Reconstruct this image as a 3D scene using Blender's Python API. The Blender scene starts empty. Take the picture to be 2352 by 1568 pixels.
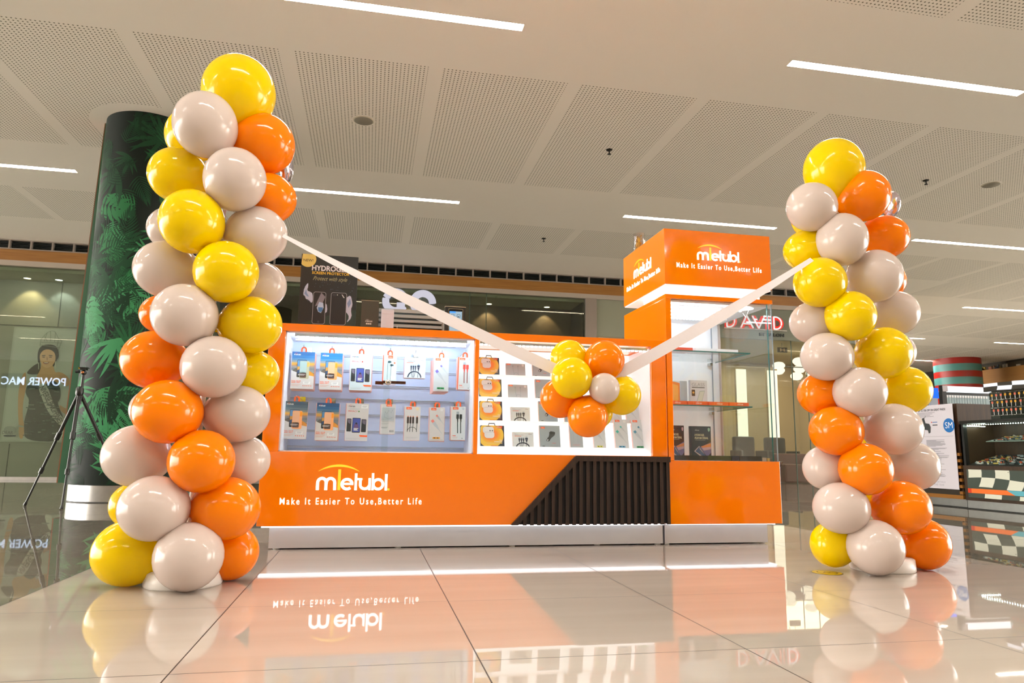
import bpy, math, random
from mathutils import Vector, Matrix
PI = math.pi
S = bpy.context.scene
COL = S.collection
# ------------------------------------------------------------------ camera
F, YAW, PIT, ROL = 1621.0, .19677, .15822, .01288
cam_d = bpy.data.cameras.new('camera'); cam = bpy.data.objects.new('camera', cam_d); COL.objects.link(cam)
cam_d.sensor_width = 36.0; cam_d.lens = 36.0 * F / 2352; cam_d.clip_end = 200
fw = Vector((math.sin(YAW)*math.cos(PIT), math.cos(YAW)*math.cos(PIT), math.sin(PIT)))
r0 = Vector((math.cos(YAW), -math.sin(YAW), 0)); u0 = r0.cross(fw)
rr_ = r0*math.cos(ROL) + u0*math.sin(ROL); uu_ = u0*math.cos(ROL) - r0*math.sin(ROL)
m = Matrix((rr_, uu_, -fw)).transposed().to_4x4(); m.translation = Vector((0, 0, .563))
cam.matrix_world = m
S.camera = cam
# ------------------------------------------------------------------ world, view
w = bpy.data.worlds.new('mall_ambient'); S.world = w; w.use_nodes = True
w.node_tree.nodes['Background'].inputs[0].default_value = (1.0, .95, .88, 1)
w.node_tree.nodes['Background'].inputs[1].default_value = 11.5
vs = S.view_settings; S.display_settings.display_device = 'sRGB'
vs.view_transform = 'Standard'; vs.look = 'None'; vs.exposure = 0.66; vs.gamma = 1.0; vs.use_curve_mapping = False
CEIL_E = 90.0
CASE_E = 50.0       # led strips inside the showcases
# ------------------------------------------------------------------ materials
def C(h):
    if not isinstance(h, str): return tuple(h)
    h = h.lstrip('#'); v = [int(h[i:i+2], 16)/255 for i in (0, 2, 4)]
    return tuple(x/12.92 if x <= .04045 else ((x+.055)/1.055)**2.4 for x in v)
MATS = {}
def nod(nt, t, **k):
    n = nt.nodes.new(t)
    for a, b in k.items(): setattr(n, a, b)
    return n
def M(name, col='#808080', rough=.5, metal=0., emit=None, es=1., spec=.5, noise=0., nscale=8., coat=0., bump=0.):
    if name in MATS: return MATS[name]
    mt = bpy.data.materials.new(name); mt.use_nodes = True; nt = mt.node_tree; p = nt.nodes['Principled BSDF']
    c = C(col); p.inputs['Base Color'].default_value = (*c, 1)
    p.inputs['Roughness'].default_value = rough; p.inputs['Metallic'].default_value = metal
    p.inputs['Specular IOR Level'].default_value = spec
    if coat: p.inputs['Coat Weight'].default_value = coat; p.inputs['Coat Roughness'].default_value = .03
    if emit is not None:
        p.inputs['Emission Color'].default_value = (*C(emit), 1); p.inputs['Emission Strength'].default_value = es
    if noise or bump:
        tc = nod(nt, 'ShaderNodeTexCoord'); nz = nod(nt, 'ShaderNodeTexNoise'); nz.inputs['Scale'].default_value = nscale
        nz.inputs['Detail'].default_value = 4
        nt.links.new(tc.outputs['Object'], nz.inputs['Vector'])
        if noise:
            mr = nod(nt, 'ShaderNodeMapRange'); mr.inputs['To Min'].default_value = 1-noise; mr.inputs['To Max'].default_value = 1+noise
            nt.links.new(nz.outputs['Fac'], mr.inputs['Value'])
            vm = nod(nt, 'ShaderNodeVectorMath', operation='SCALE'); vm.inputs[0].default_value = c
            nt.links.new(mr.outputs[0], vm.inputs['Scale']); nt.links.new(vm.outputs[0], p.inputs['Base Color'])
        if bump:
            bp = nod(nt, 'ShaderNodeBump'); bp.inputs['Strength'].default_value = bump; bp.inputs['Distance'].default_value = .002
            nt.links.new(nz.outputs['Fac'], bp.inputs['Height']); nt.links.new(bp.outputs[0], p.inputs['Normal'])
    MATS[name] = mt
    return mt
def K(h):  # plain print ink of a colour
    return M('ink_'+h.lstrip('#'), h, .45)
def EM(name, col, s):
    if name in MATS: return MATS[name]
    mt = bpy.data.materials.new(name); mt.use_nodes = True; nt = mt.node_tree; nt.nodes.clear()
    o = nod(nt, 'ShaderNodeOutputMaterial'); e = nod(nt, 'ShaderNodeEmission')
    e.inputs[0].default_value = (*C(col), 1); e.inputs[1].default_value = s
    nt.links.new(e.outputs[0], o.inputs[0]); MATS[name] = mt
    return mt
def glass(name, tint=(.96, .985, .975), ior=1.45, k=1.0):
    if name in MATS: return MATS[name]
    mt = bpy.data.materials.new(name); mt.use_nodes = True; nt = mt.node_tree; nt.nodes.clear()
    o = nod(nt, 'ShaderNodeOutputMaterial'); mx = nod(nt, 'ShaderNodeMixShader'); t = nod(nt, 'ShaderNodeBsdfTransparent')
    g = nod(nt, 'ShaderNodeBsdfGlossy'); f = nod(nt, 'ShaderNodeFresnel'); ge = nod(nt, 'ShaderNodeNewGeometry')
    mi_ = nod(nt, 'ShaderNodeMapRange'); mi_.inputs['To Min'].default_value = ior; mi_.inputs['To Max'].default_value = 1/ior
    nt.links.new(ge.outputs['Backfacing'], mi_.inputs['Value']); nt.links.new(mi_.outputs[0], f.inputs[0])
    t.inputs[0].default_value = (*tint, 1); g.inputs['Roughness'].default_value = 0.0
    mu = nod(nt, 'ShaderNodeMath', operation='MULTIPLY'); mu.inputs[1].default_value = k; mu.use_clamp = True
    nt.links.new(f.outputs[0], mu.inputs[0]); nt.links.new(mu.outputs[0], mx.inputs[0])
    nt.links.new(t.outputs[0], mx.inputs[1]); nt.links.new(g.outputs[0], mx.inputs[2]); nt.links.new(mx.outputs[0], o.inputs[0])
    MATS[name] = mt
    return mt
def latex(name, col, tr=.25, rough=.12):
    mt = bpy.data.materials.new(name); mt.use_nodes = True; nt = mt.node_tree; p = nt.nodes['Principled BSDF']; o = nt.nodes['Material Output']
    c = C(col); p.inputs['Base Color'].default_value = (*c, 1); p.inputs['Roughness'].default_value = rough
    p.inputs['Specular IOR Level'].default_value = .38
    t = nod(nt, 'ShaderNodeBsdfTranslucent'); t.inputs[0].default_value = (*c, 1)
    mx = nod(nt, 'ShaderNodeMixShader'); mx.inputs[0].default_value = tr
    nt.links.new(p.outputs[0], mx.inputs[1]); nt.links.new(t.outputs[0], mx.inputs[2]); nt.links.new(mx.outputs[0], o.inputs[0])
    MATS[name] = mt
    return mt
def wood(name, c1, c2, scale=(1, 1, 12), rough=.4, rings=4.):
    if name in MATS: return MATS[name]
    mt = bpy.data.materials.new(name); mt.use_nodes = True; nt = mt.node_tree; p = nt.nodes['Principled BSDF']
    tc = nod(nt, 'ShaderNodeTexCoord'); mp = nod(nt, 'ShaderNodeMapping'); mp.inputs['Scale'].default_value = scale
    nz = nod(nt, 'ShaderNodeTexNoise'); nz.inputs['Scale'].default_value = rings; nz.inputs['Detail'].default_value = 6
    cr = nod(nt, 'ShaderNodeValToRGB'); cr.color_ramp.elements[0].color = (*C(c1), 1); cr.color_ramp.elements[1].color = (*C(c2), 1)
    cr.color_ramp.elements[0].position = .3; cr.color_ramp.elements[1].position = .7
    nt.links.new(tc.outputs['Object'], mp.inputs[0]); nt.links.new(mp.outputs[0], nz.inputs['Vector'])
    nt.links.new(nz.outputs['Fac'], cr.inputs[0]); nt.links.new(cr.outputs[0], p.inputs['Base Color'])
    p.inputs['Roughness'].default_value = rough; MATS[name] = mt
    return mt
def mathn(nt, op, a, b=None, clamp=False):
    n = nod(nt, 'ShaderNodeMath', operation=op); n.use_clamp = clamp
    for i, v in enumerate((a, b)):
        if v is None: continue
        if isinstance(v, (int, float)): n.inputs[i].default_value = v
        else: nt.links.new(v, n.inputs[i])
    return n.outputs[0]
# ------------------------------------------------------------------ mesh builder
class B:
    def __init__(s, smooth=False): s.v = []; s.f = []; s.m = []; s.sm = []; s.mats = []; s.sd = smooth; s.frame()
    def frame(s, o=(0, 0, 0), x=(1, 0, 0), y=(0, 1, 0), z=(0, 0, 1)):
        s.o = Vector(o); s.x = Vector(x); s.y = Vector(y); s.z = Vector(z); return s
    def P(s, p): return s.o + s.x*p[0] + s.y*p[1] + s.z*p[2]
    def mi(s, mt):
        if mt not in s.mats: s.mats.append(mt)
        return s.mats.index(mt)
    def add(s, vs, fs, mt, smooth=None):
        n = len(s.v); s.v += [s.P(p) for p in vs]; k = s.mi(mt); sm = s.sd if smooth is None else smooth
        for f in fs: s.f.append([i+n for i in f]); s.m.append(k); s.sm.append(sm)
        return s
    def box(s, x0, x1, y0, y1, z0, z1, mt):
        return s.add([(x, y, z) for z in (z0, z1) for x, y in ((x0, y0), (x1, y0), (x1, y1), (x0, y1))],
                     [(3, 2, 1, 0), (4, 5, 6, 7), (0, 1, 5, 4), (1, 2, 6, 5), (2, 3, 7, 6), (3, 0, 4, 7)], mt, False)
    def quad(s, a, b, c, d, mt): return s.add([a, b, c, d], [(0, 1, 2, 3)], mt, False)
    def poly(s, pts, mt, y=0.): return s.add([(a, y, c) for a, c in pts], [list(range(len(pts)))], mt, False)
    def rect(s, x0, x1, z0, z1, mt, y=0.): return s.poly([(x0, z0), (x1, z0), (x1, z1), (x0, z1)], mt, y)
    def rr(s, x0, x1, z0, z1, r, mt, y=0., n=4):
        pts = []
        for cx, cz, a0 in ((x1-r, z0+r, -90), (x1-r, z1-r, 0), (x0+r, z1-r, 90), (x0+r, z0+r, 180)):
            for i in range(n+1):
                a = math.radians(a0+90*i/n); pts.append((cx+r*math.cos(a), cz+r*math.sin(a)))
        return s.poly(pts, mt, y)
    def disc(s, cx, cz, r, mt, y=0., rz=None, n=24):
        rz = rz or r
        return s.poly([(cx+r*math.cos(2*PI*i/n), cz+rz*math.sin(2*PI*i/n)) for i in range(n)], mt, y)
    def prism(s, pts, y0, y1, mt):
        n = len(pts)
        return s.add([(a, y0, c) for a, c in pts]+[(a, y1, c) for a, c in pts],
                     [list(range(n)), list(range(2*n-1, n-1, -1))]+[(i, (i+1) % n, n+(i+1) % n, n+i) for i in range(n)], mt, False)
    def stroke(s, pts, wd, mt, y=0., y1=None):
        """flat ribbon along 2d points (x,z); wd number or list; extruded to y1 when given"""
        n = len(pts); W = wd if isinstance(wd, (list, tuple)) else [wd]*n; L = []; R_ = []
        for i, (a, c) in enumerate(pts):
            p, q = pts[max(0, i-1)], pts[min(n-1, i+1)]; dx, dz = q[0]-p[0], q[1]-p[1]; l = math.hypot(dx, dz) or 1
            nx, nz = -dz/l*W[i]/2, dx/l*W[i]/2; L.append((a+nx, c+nz)); R_.append((a-nx, c-nz))
        if y1 is None:
            s.add([(a, y, c) for a, c in L+R_], [(i, i+1, n+i+1, n+i) for i in range(n-1)], mt, False)
        else:
            for i in range(n-1): s.prism([L[i], L[i+1], R_[i+1], R_[i]], y, y1, mt)
        return s
    def tube(s, pts, r, mt, n=8, cap=True, smooth=True):
        pts = [Vector(p) for p in pts]; Rr = r if isinstance(r, (list, tuple)) else [r]*len(pts); vs = []; fs = []
        for i, p in enumerate(pts):
            t = (pts[min(i+1, len(pts)-1)]-pts[max(i-1, 0)]).normalized()
            a = t.cross(Vector((0, 0, 1)) if abs(t.z) < .95 else Vector((1, 0, 0))).normalized(); b = t.cross(a)
            vs += [tuple(p+(a*math.cos(2*PI*k/n)+b*math.sin(2*PI*k/n))*Rr[i]) for k in range(n)]
        for i in range(len(pts)-1):
            fs += [(i*n+k, i*n+(k+1) % n, (i+1)*n+(k+1) % n, (i+1)*n+k) for k in range(n)]
        s.add(vs, fs, mt, smooth)
        if cap:
            e = (len(pts)-1)*n; s.add([vs[k] for k in range(n)], [list(range(n))[::-1]], mt, False); s.add([vs[e+k] for k in range(n)], [list(range(n))], mt, False)
        return s
    def lathe(s, prof, mt, c=(0, 0, 0), n=32, smooth=True, a0=0, a1=2*PI):
        """prof [(r,z)] around the vertical axis at c"""
        vs = []; fs = []; full = abs(a1-a0-2*PI) < 1e-6; m_ = n if full else n+1
        for r, z in prof: vs += [(c[0]+r*math.cos(a0+(a1-a0)*k/n), c[1]+r*math.sin(a0+(a1-a0)*k/n), c[2]+z) for k in range(m_)]
        for i in range(len(prof)-1):
            for k in range(n):
                k2 = (k+1) % m_ if full else k+1
                fs.append((i*m_+k, i*m_+k2, (i+1)*m_+k2, (i+1)*m_+k))
        return s.add(vs, fs, mt, smooth)
    def ball(s, c, r, mt, n=14, rz=None):
        rz = rz or r; k = max(6, n//2+2)
        return s.lathe([(max(1e-4, r*math.sin(PI*i/k)), -rz*math.cos(PI*i/k)) for i in range(k+1)], mt, c, n)
    def text(s, txt, x, z, mt, h=None, w=None, y=0., depth=0., bold=.0, sp=1., align='l', shear=0.):
        vs, fs, W, H = glyphs(txt, bold, sp, depth > 0, shear)
        sx = (w/W) if w else h/H; sz = (h/H) if h else sx
        ox = x-(W*sx if align == 'r' else W*sx/2 if align == 'c' else 0)
        return s.add([(ox+a*sx, y+(0 if b < .5 else -depth), z+c*sz) for a, b, c in vs], fs, mt, False)
    def obj(s, name, parent=None, label=None, cat=None, group=None, kind=None, bevel=0., origin=None):
        me = bpy.data.meshes.new(name)
        if parent is not None: org = Vector(parent.get('_w', parent.location)) if parent.type == 'EMPTY' else Vector(parent['_w'])
        elif origin is not None: org = Vector(origin)
        else:
            xs = [p.x for p in s.v]; ys = [p.y for p in s.v]; zs = [p.z for p in s.v]
            org = Vector(((min(xs)+max(xs))/2, (min(ys)+max(ys))/2, min(zs)))
        me.from_pydata([tuple(p-org) for p in s.v], [], s.f)
        for mt in s.mats: me.materials.append(mt)
        me.polygons.foreach_set('material_index', s.m); me.polygons.foreach_set('use_smooth', s.sm); me.update()
        o = bpy.data.objects.new(name, me); COL.objects.link(o)
        if parent is None: o.location = org
        else: o.parent = parent
        o['_w'] = tuple(org)
        if bevel:
            bv = o.modifiers.new('bevel', 'BEVEL'); bv.width = bevel; bv.segments = 2; bv.limit_method = 'ANGLE'
        tag(o, label, cat, group, kind)
        return o
def tag(o, label=None, cat=None, group=None, kind=None):
    if label: o['label'] = label
    if cat: o['category'] = cat
    if group: o['group'] = group
    if kind: o['kind'] = kind
    return o
def thing(name, label, cat, loc, group=None):
    o = bpy.data.objects.new(name, None); COL.objects.link(o); o.location = loc; o.empty_display_size = .05
    return tag(o, label, cat, group)
_G = {}
def glyphs(txt, bold=0., sp=1., solid=False, shear=0.):
    key = (txt, bold, sp, solid, shear)
    if key in _G: return _G[key]
    cu = bpy.data.curves.new('lettering', 'FONT'); cu.body = txt; cu.size = 1.; cu.offset = bold; cu.space_character = sp
    cu.resolution_u = 3; cu.extrude = .5 if solid else 0.; cu.shear = shear
    o = bpy.data.objects.new('lettering', cu); COL.objects.link(o)
    dg = bpy.context.evaluated_depsgraph_get(); dg.update()
    me = bpy.data.meshes.new_from_object(o.evaluated_get(dg))
    vs = [tuple(v.co) for v in me.vertices]; fs = [list(p.vertices) for p in me.polygons]
    bpy.data.objects.remove(o); bpy.data.curves.remove(cu); bpy.data.meshes.remove(me)
    x0 = min(v[0] for v in vs); x1 = max(v[0] for v in vs); z0 = min(v[1] for v in vs); z1 = max(v[1] for v in vs)
    out = ([(a-x0, (1. if c > 0 else 0.) if solid else 0., b-z0) for a, b, c in vs], fs, x1-x0, z1-z0)
    _G[key] = out
    return out
def soft(pts, it=2):
    for _ in range(it):
        q = []
        for i, (a, c) in enumerate(pts):
            e, g = pts[(i+1) % len(pts)]; q += [(a*.75+e*.25, c*.75+g*.25), (a*.25+e*.75, c*.25+g*.75)]
        pts = q
    return pts
def arc(cx, cz, r, a0, a1, n=10, rz=None):
    rz = rz or r
    return [(cx+r*math.cos(math.radians(a0+(a1-a0)*i/n)), cz+rz*math.sin(math.radians(a0+(a1-a0)*i/n))) for i in range(n+1)]
LB=[
 ('y', -0.677, 3.33, 2.244, 0.168, 1.06, 'big yellow balloon crowning the left balloon column'),
 ('w', -0.781, 3.19, 2.005, 0.136, 1.08, 'white balloon just below the top yellow one, left column'),
 ('o', -0.549, 3.35, 2.007, 0.141, 1.02, 'glossy orange balloon under the right of the top yellow one, left column'),
 ('y', -0.902, 3.47, 2.069, 0.125, 1.05, 'yellow balloon mostly hidden behind the topmost white one, left column'),
 ('y', -0.914, 3.33, 1.81, 0.128, 0.98, 'yellow balloon on the upper left flank against the dark leafy pillar'),
 ('w', -0.63, 3.16, 1.748, 0.133, 1.06, 'white balloon beside the two orange ones near the top, left column'),
 ('o', -0.521, 3.38, 1.751, 0.133, 0.89, 'orange balloon with its lower right edge above the ribbon end, left column'),
 ('w', -0.955, 3.47, 1.595, 0.111, 0.93, 'white balloon peeking out behind the yellow one over green leaves, left column'),
 ('y', -0.794, 3.16, 1.542, 0.134, 1.04, 'yellow balloon with a white one tucked behind its left side, left column'),
 ('w', -0.541, 3.28, 1.536, 0.135, 0.97, 'white balloon from which the left ribbon starts'),
 ('w', -0.923, 3.31, 1.359, 0.133, 0.95, 'white balloon bulging left against the pillar leaves, upper middle of left column'),
 ('y', -0.636, 3.16, 1.327, 0.135, 0.99, 'yellow balloon in front of three whites, level with the black promotional board'),
 ('w', -0.54, 3.43, 1.336, 0.126, 0.9, 'white balloon half hidden, nearest to the black promotional board'),
 ('o', -0.956, 3.46, 1.18, 0.103, 0.88, 'sliver of orange balloon behind a white one, left flank of left column'),
 ('w', -0.789, 3.16, 1.129, 0.134, 0.99, 'white balloon covering a sliver of orange on its left, left column'),
 ('y', -0.536, 3.27, 1.118, 0.133, 0.96, 'yellow balloon touching the top left corner of the kiosk frame'),
 ('o', -0.938, 3.31, 0.95, 0.132, 0.96, 'orange balloon bulging farthest left at half height, left column'),
 ('w', -0.655, 3.16, 0.912, 0.134, 0.98, 'white balloon between yellow balloons on the right and orange on the left, left column'),
 ('y', -0.544, 3.39, 0.913, 0.129, 0.85, 'yellow balloon half hidden, overlapping the left edge of the lit showcase'),
 ('o', -0.822, 3.16, 0.719, 0.136, 0.97, 'large orange balloon above another orange one, centre left of left column'),
 ('w', -0.569, 3.29, 0.723, 0.137, 0.91, 'white balloon overlapping the kiosk left end beside the lower hanging boxes'),
 ('w', -0.983, 3.46, 0.742, 0.08, 1.08, 'sliver of white balloon behind the large orange one, left column'),
 ('w', -0.973, 3.31, 0.536, 0.133, 0.98, 'white balloon bulging left beside the tripod leg'),
 ('o', -0.674, 3.16, 0.518, 0.132, 0.98, 'orange balloon with a dark speck near its centre, left column'),
 ('w', -0.546, 3.39, 0.52, 0.115, 0.97, 'white balloon half hidden, over the orange kiosk base left of the logo'),
 ('y', -1.021, 3.47, 0.318, 0.088, 1.08, 'yellow sliver of balloon behind the lower white one, left column'),
 ('w', -0.842, 3.16, 0.328, 0.135, 0.97, 'white balloon directly above the bottom yellow one, left column'),
 ('o', -0.58, 3.25, 0.321, 0.139, 0.95, 'orange balloon left of the kiosk slogan, lower right of left column'),
 ('y', -0.964, 3.31, 0.116, 0.142, 0.95, 'pear-shaped yellow balloon resting on the floor, left column'),
 ('w', -0.694, 3.16, 0.128, 0.135, 1.01, 'white balloon touching the floor at the foot of the left column'),
 ('o', -0.573, 3.39, 0.121, 0.119, 0.98, 'orange balloon at the floor on the right of the left column'),
]
RB=[
 ('y', 2.491, 3.33, 2.159, 0.162, 1.08, 'big yellow balloon crowning the right balloon column'),
 ('o', 2.61, 3.25, 1.987, 0.135, 1.03, 'orange balloon just below the crowning yellow one, right column'),
 ('w', 2.254, 3.21, 1.88, 0.128, 1.01, 'white balloon on the left below the crowning yellow one, right column'),
 ('y', 2.429, 3.45, 1.91, 0.119, 0.96, 'yellow sliver of balloon behind the topmost white one, right column'),
 ('w', 2.394, 3.17, 1.699, 0.129, 1.08, 'second white balloon from the top, in front of the right column'),
 ('o', 2.814, 3.37, 1.803, 0.133, 0.93, 'second orange balloon from the top, right flank of right column'),
 ('y', 2.321, 3.35, 1.686, 0.134, 0.85, 'yellow balloon on the left flank just above the ribbon knot'),
 ('w', 2.61, 3.21, 1.525, 0.136, 1.04, 'white balloon hiding most of a small orange one, right column'),
 ('y', 2.263, 3.19, 1.465, 0.131, 0.99, 'yellow balloon that the right ribbon is tied against'),
 ('o', 2.889, 3.45, 1.573, 0.095, 1.05, 'sliver of orange balloon behind a white one, right flank of right column'),
 ('y', 2.407, 3.16, 1.289, 0.126, 1.02, 'shiny yellow balloon at the front, upper middle of right column'),
 ('w', 2.798, 3.31, 1.353, 0.126, 0.97, 'white balloon bulging right against the ceiling lights, right column'),
 ('w', 2.309, 3.33, 1.279, 0.122, 0.93, 'white balloon partly behind yellow ones beside the red shop sign'),
 ('y', 2.649, 3.23, 1.116, 0.136, 1.0, 'yellow balloon above another yellow one on the right, right column'),
 ('w', 2.911, 3.45, 1.162, 0.1, 1.04, 'sliver of white balloon behind the yellow one, right column'),
 ('w', 2.293, 3.21, 1.079, 0.129, 0.96, 'white balloon beside the glowing globe lamps, right column'),
 ('y', 2.847, 3.33, 0.935, 0.132, 0.97, 'yellow balloon bulging right beside the striped pillar'),
 ('o', 2.344, 3.35, 0.898, 0.119, 0.94, 'orange balloon partly behind whites, left flank of right column'),
 ('w', 2.434, 3.16, 0.897, 0.129, 0.98, 'white balloon at the front, centre of right column between orange and yellow'),
 ('o', 2.335, 3.23, 0.702, 0.131, 0.95, 'orange balloon over the small blue salon sign, right column'),
 ('w', 2.676, 3.23, 0.717, 0.137, 0.97, 'white balloon beside the white paper poster, right column'),
 ('o', 2.438, 3.16, 0.512, 0.128, 1.0, 'orange balloon at the front, lower middle of right column'),
 ('w', 2.345, 3.35, 0.513, 0.112, 1.01, 'white balloon half hidden on the left, low on the right column'),
 ('w', 2.865, 3.33, 0.528, 0.125, 1.02, 'white balloon bulging right over the lower end of the paper poster'),
 ('o', 2.672, 3.21, 0.321, 0.137, 0.98, 'orange balloon above the bottom orange one, right column'),
 ('w', 2.324, 3.21, 0.319, 0.134, 0.94, 'white balloon above the bottom yellow one, right column'),
 ('w', 2.945, 3.46, 0.325, 0.094, 0.92, 'thin sliver of white balloon behind an orange one, low on right column'),
 ('y', 2.349, 3.33, 0.128, 0.109, 1.04, 'yellow balloon hovering over the round floor sticker'),
 ('w', 2.464, 3.16, 0.123, 0.133, 1.0, 'white balloon touching the floor at the foot of the right column'),
 ('o', 2.859, 3.29, 0.116, 0.123, 1.05, 'orange balloon at the floor on the right of the right column'),
 ('y', 2.652, 3.43, 0.339, 0.084, 0.95, 'yellow balloon glimpsed in the gaps deep inside the lower right column'),
 ('y', 2.688, 3.43, 0.641, 0.076, 1.0, 'yellow balloon glimpsed in the middle gap of the right column'),
]
CB=[
 ('y', 0.98, 3.43, 1.047, 0.095, 1.0, 'yellow balloon at the back of the hanging cluster'),
 ('o', 1.138, 3.34, 1.032, 0.101, 0.99, 'orange balloon at the top right of the hanging cluster'),
 ('y', 0.945, 3.26, 0.93, 0.098, 1.03, 'yellow balloon at the front left of the hanging cluster'),
 ('o', 0.924, 3.39, 0.841, 0.101, 0.98, 'orange balloon at the lower left of the hanging cluster'),
 ('w', 1.099, 3.23, 0.88, 0.074, 1.01, 'small white balloon in the middle of the hanging cluster'),
 ('y', 1.234, 3.36, 0.862, 0.097, 1.03, 'yellow balloon at the right of the hanging cluster'),
 ('o', 1.034, 3.29, 0.746, 0.098, 1.01, 'orange balloon at the bottom of the hanging cluster'),
 ('y', 1.124, 3.45, 0.78, 0.09, 0.98, 'sliver of yellow balloon behind the bottom orange one of the hanging cluster'),
]
HB=[
 ('sunset', -0.485, -0.349, 0.943, 1.172, 4.5, 3),
 ('sunset2', -0.315, -0.181, 0.943, 1.171, 4.5, 3),
 ('privacy', -0.133, -0.001, 0.944, 1.173, 4.5, 3),
 ('earphone', 0.068, 0.153, 0.987, 1.172, 4.5, 1),
 ('multicable', 0.203, 0.336, 1.032, 1.163, 4.5, 1),
 ('usbwhite', 0.386, 0.481, 0.95, 1.164, 4.46, 4),
 ('usbred', 0.536, 0.626, 0.966, 1.173, 4.46, 2),
 ('sunset3', -0.51, -0.373, 0.638, 0.864, 4.47, 1),
 ('sunset4', -0.321, -0.188, 0.633, 0.859, 4.47, 2),
 ('privacy2', -0.144, -0.01, 0.633, 0.862, 4.48, 1),
 ('backside', 0.067, 0.158, 0.677, 0.863, 4.5, 1),
 ('cables4', 0.215, 0.313, 0.64, 0.852, 4.5, 1),
 ('usbpink', 0.37, 0.464, 0.639, 0.849, 4.48, 2),
 ('usbblack', 0.505, 0.597, 0.647, 0.857, 4.48, 2),
]
SB=[
 ('earbuds', 0.704, 0.84, 1.077, 1.204, 4.64, 0, 0),
 ('earbuds', 0.698, 0.847, 0.925, 1.053, 4.58, 1, 0),
 ('earbuds', 0.695, 0.843, 0.771, 0.904, 4.52, 2, 0),
 ('earbuds', 0.694, 0.847, 0.609, 0.748, 4.46, 3, 0),
 ('loop', 0.889, 1.024, 1.079, 1.173, 4.66, 0, 1),
 ('loop', 0.895, 1.028, 0.926, 1.024, 4.6, 1, 1),
 ('multicable', 0.9, 1.03, 0.769, 0.869, 4.53, 2, 1),
 ('multicable', 0.903, 1.041, 0.608, 0.709, 4.47, 3, 1),
 ('charger', 1.068, 1.193, 1.081, 1.211, 4.64, 0, 2),
 ('charger2', 1.075, 1.206, 0.927, 1.065, 4.58, 1, 2),
 ('charger', 1.085, 1.212, 0.769, 0.912, 4.52, 2, 2),
 ('charger', 1.078, 1.215, 0.611, 0.757, 4.46, 3, 2),
 ('slim', 1.28, 1.366, 0.606, 0.781, 4.46, 3, 3),
 ('slim', 1.26, 1.346, 0.773, 0.924, 4.52, 2, 3),
 ('usbyellow', 1.44, 1.521, 0.605, 0.796, 4.46, 3, 4),
 ('usbblue', 1.587, 1.679, 0.605, 0.802, 4.46, 3, 5),
 ('usbgreen', 1.709, 1.807, 0.605, 0.803, 4.46, 3, 6),
 ('usbyellow', 1.432, 1.512, 0.777, 0.952, 4.52, 2, 4),
 ('usbblue', 1.569, 1.655, 0.774, 0.956, 4.52, 2, 5),
 ('usbgreen', 1.689, 1.784, 0.771, 0.951, 4.52, 2, 6),
]
# ------------------------------------------------------------------ palette
ORANGE = M('orange_gloss', '#f67e03', .10, coat=.5)
WHITE = M('white_paint', '#e9e6e6', .45)
BLACK = M('black_plastic', '#141414', .4)
CHROME = M('chrome', '#c8c6c2', .12, metal=1.)
STEEL = M('brushed_steel', '#b9b8b8', .34, metal=1., noise=.12, nscale=14); PLS = M('plinth_steel', '#c9c9cc', .38, metal=.35, noise=.06, nscale=9)
GLASS = glass('clear_glass'); GEDGE = M('glass_edge', '#2f6f6a', .2)
SHOPGLASS = glass('shopfront_glass', (.80, .86, .80), 1.5, 1.6)
GLOW = EM('led_white', (1., .93, .88), 1.25)
LIGHTBOX = EM('lightbox_white', (1., .93, .89), 1.05)
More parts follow.
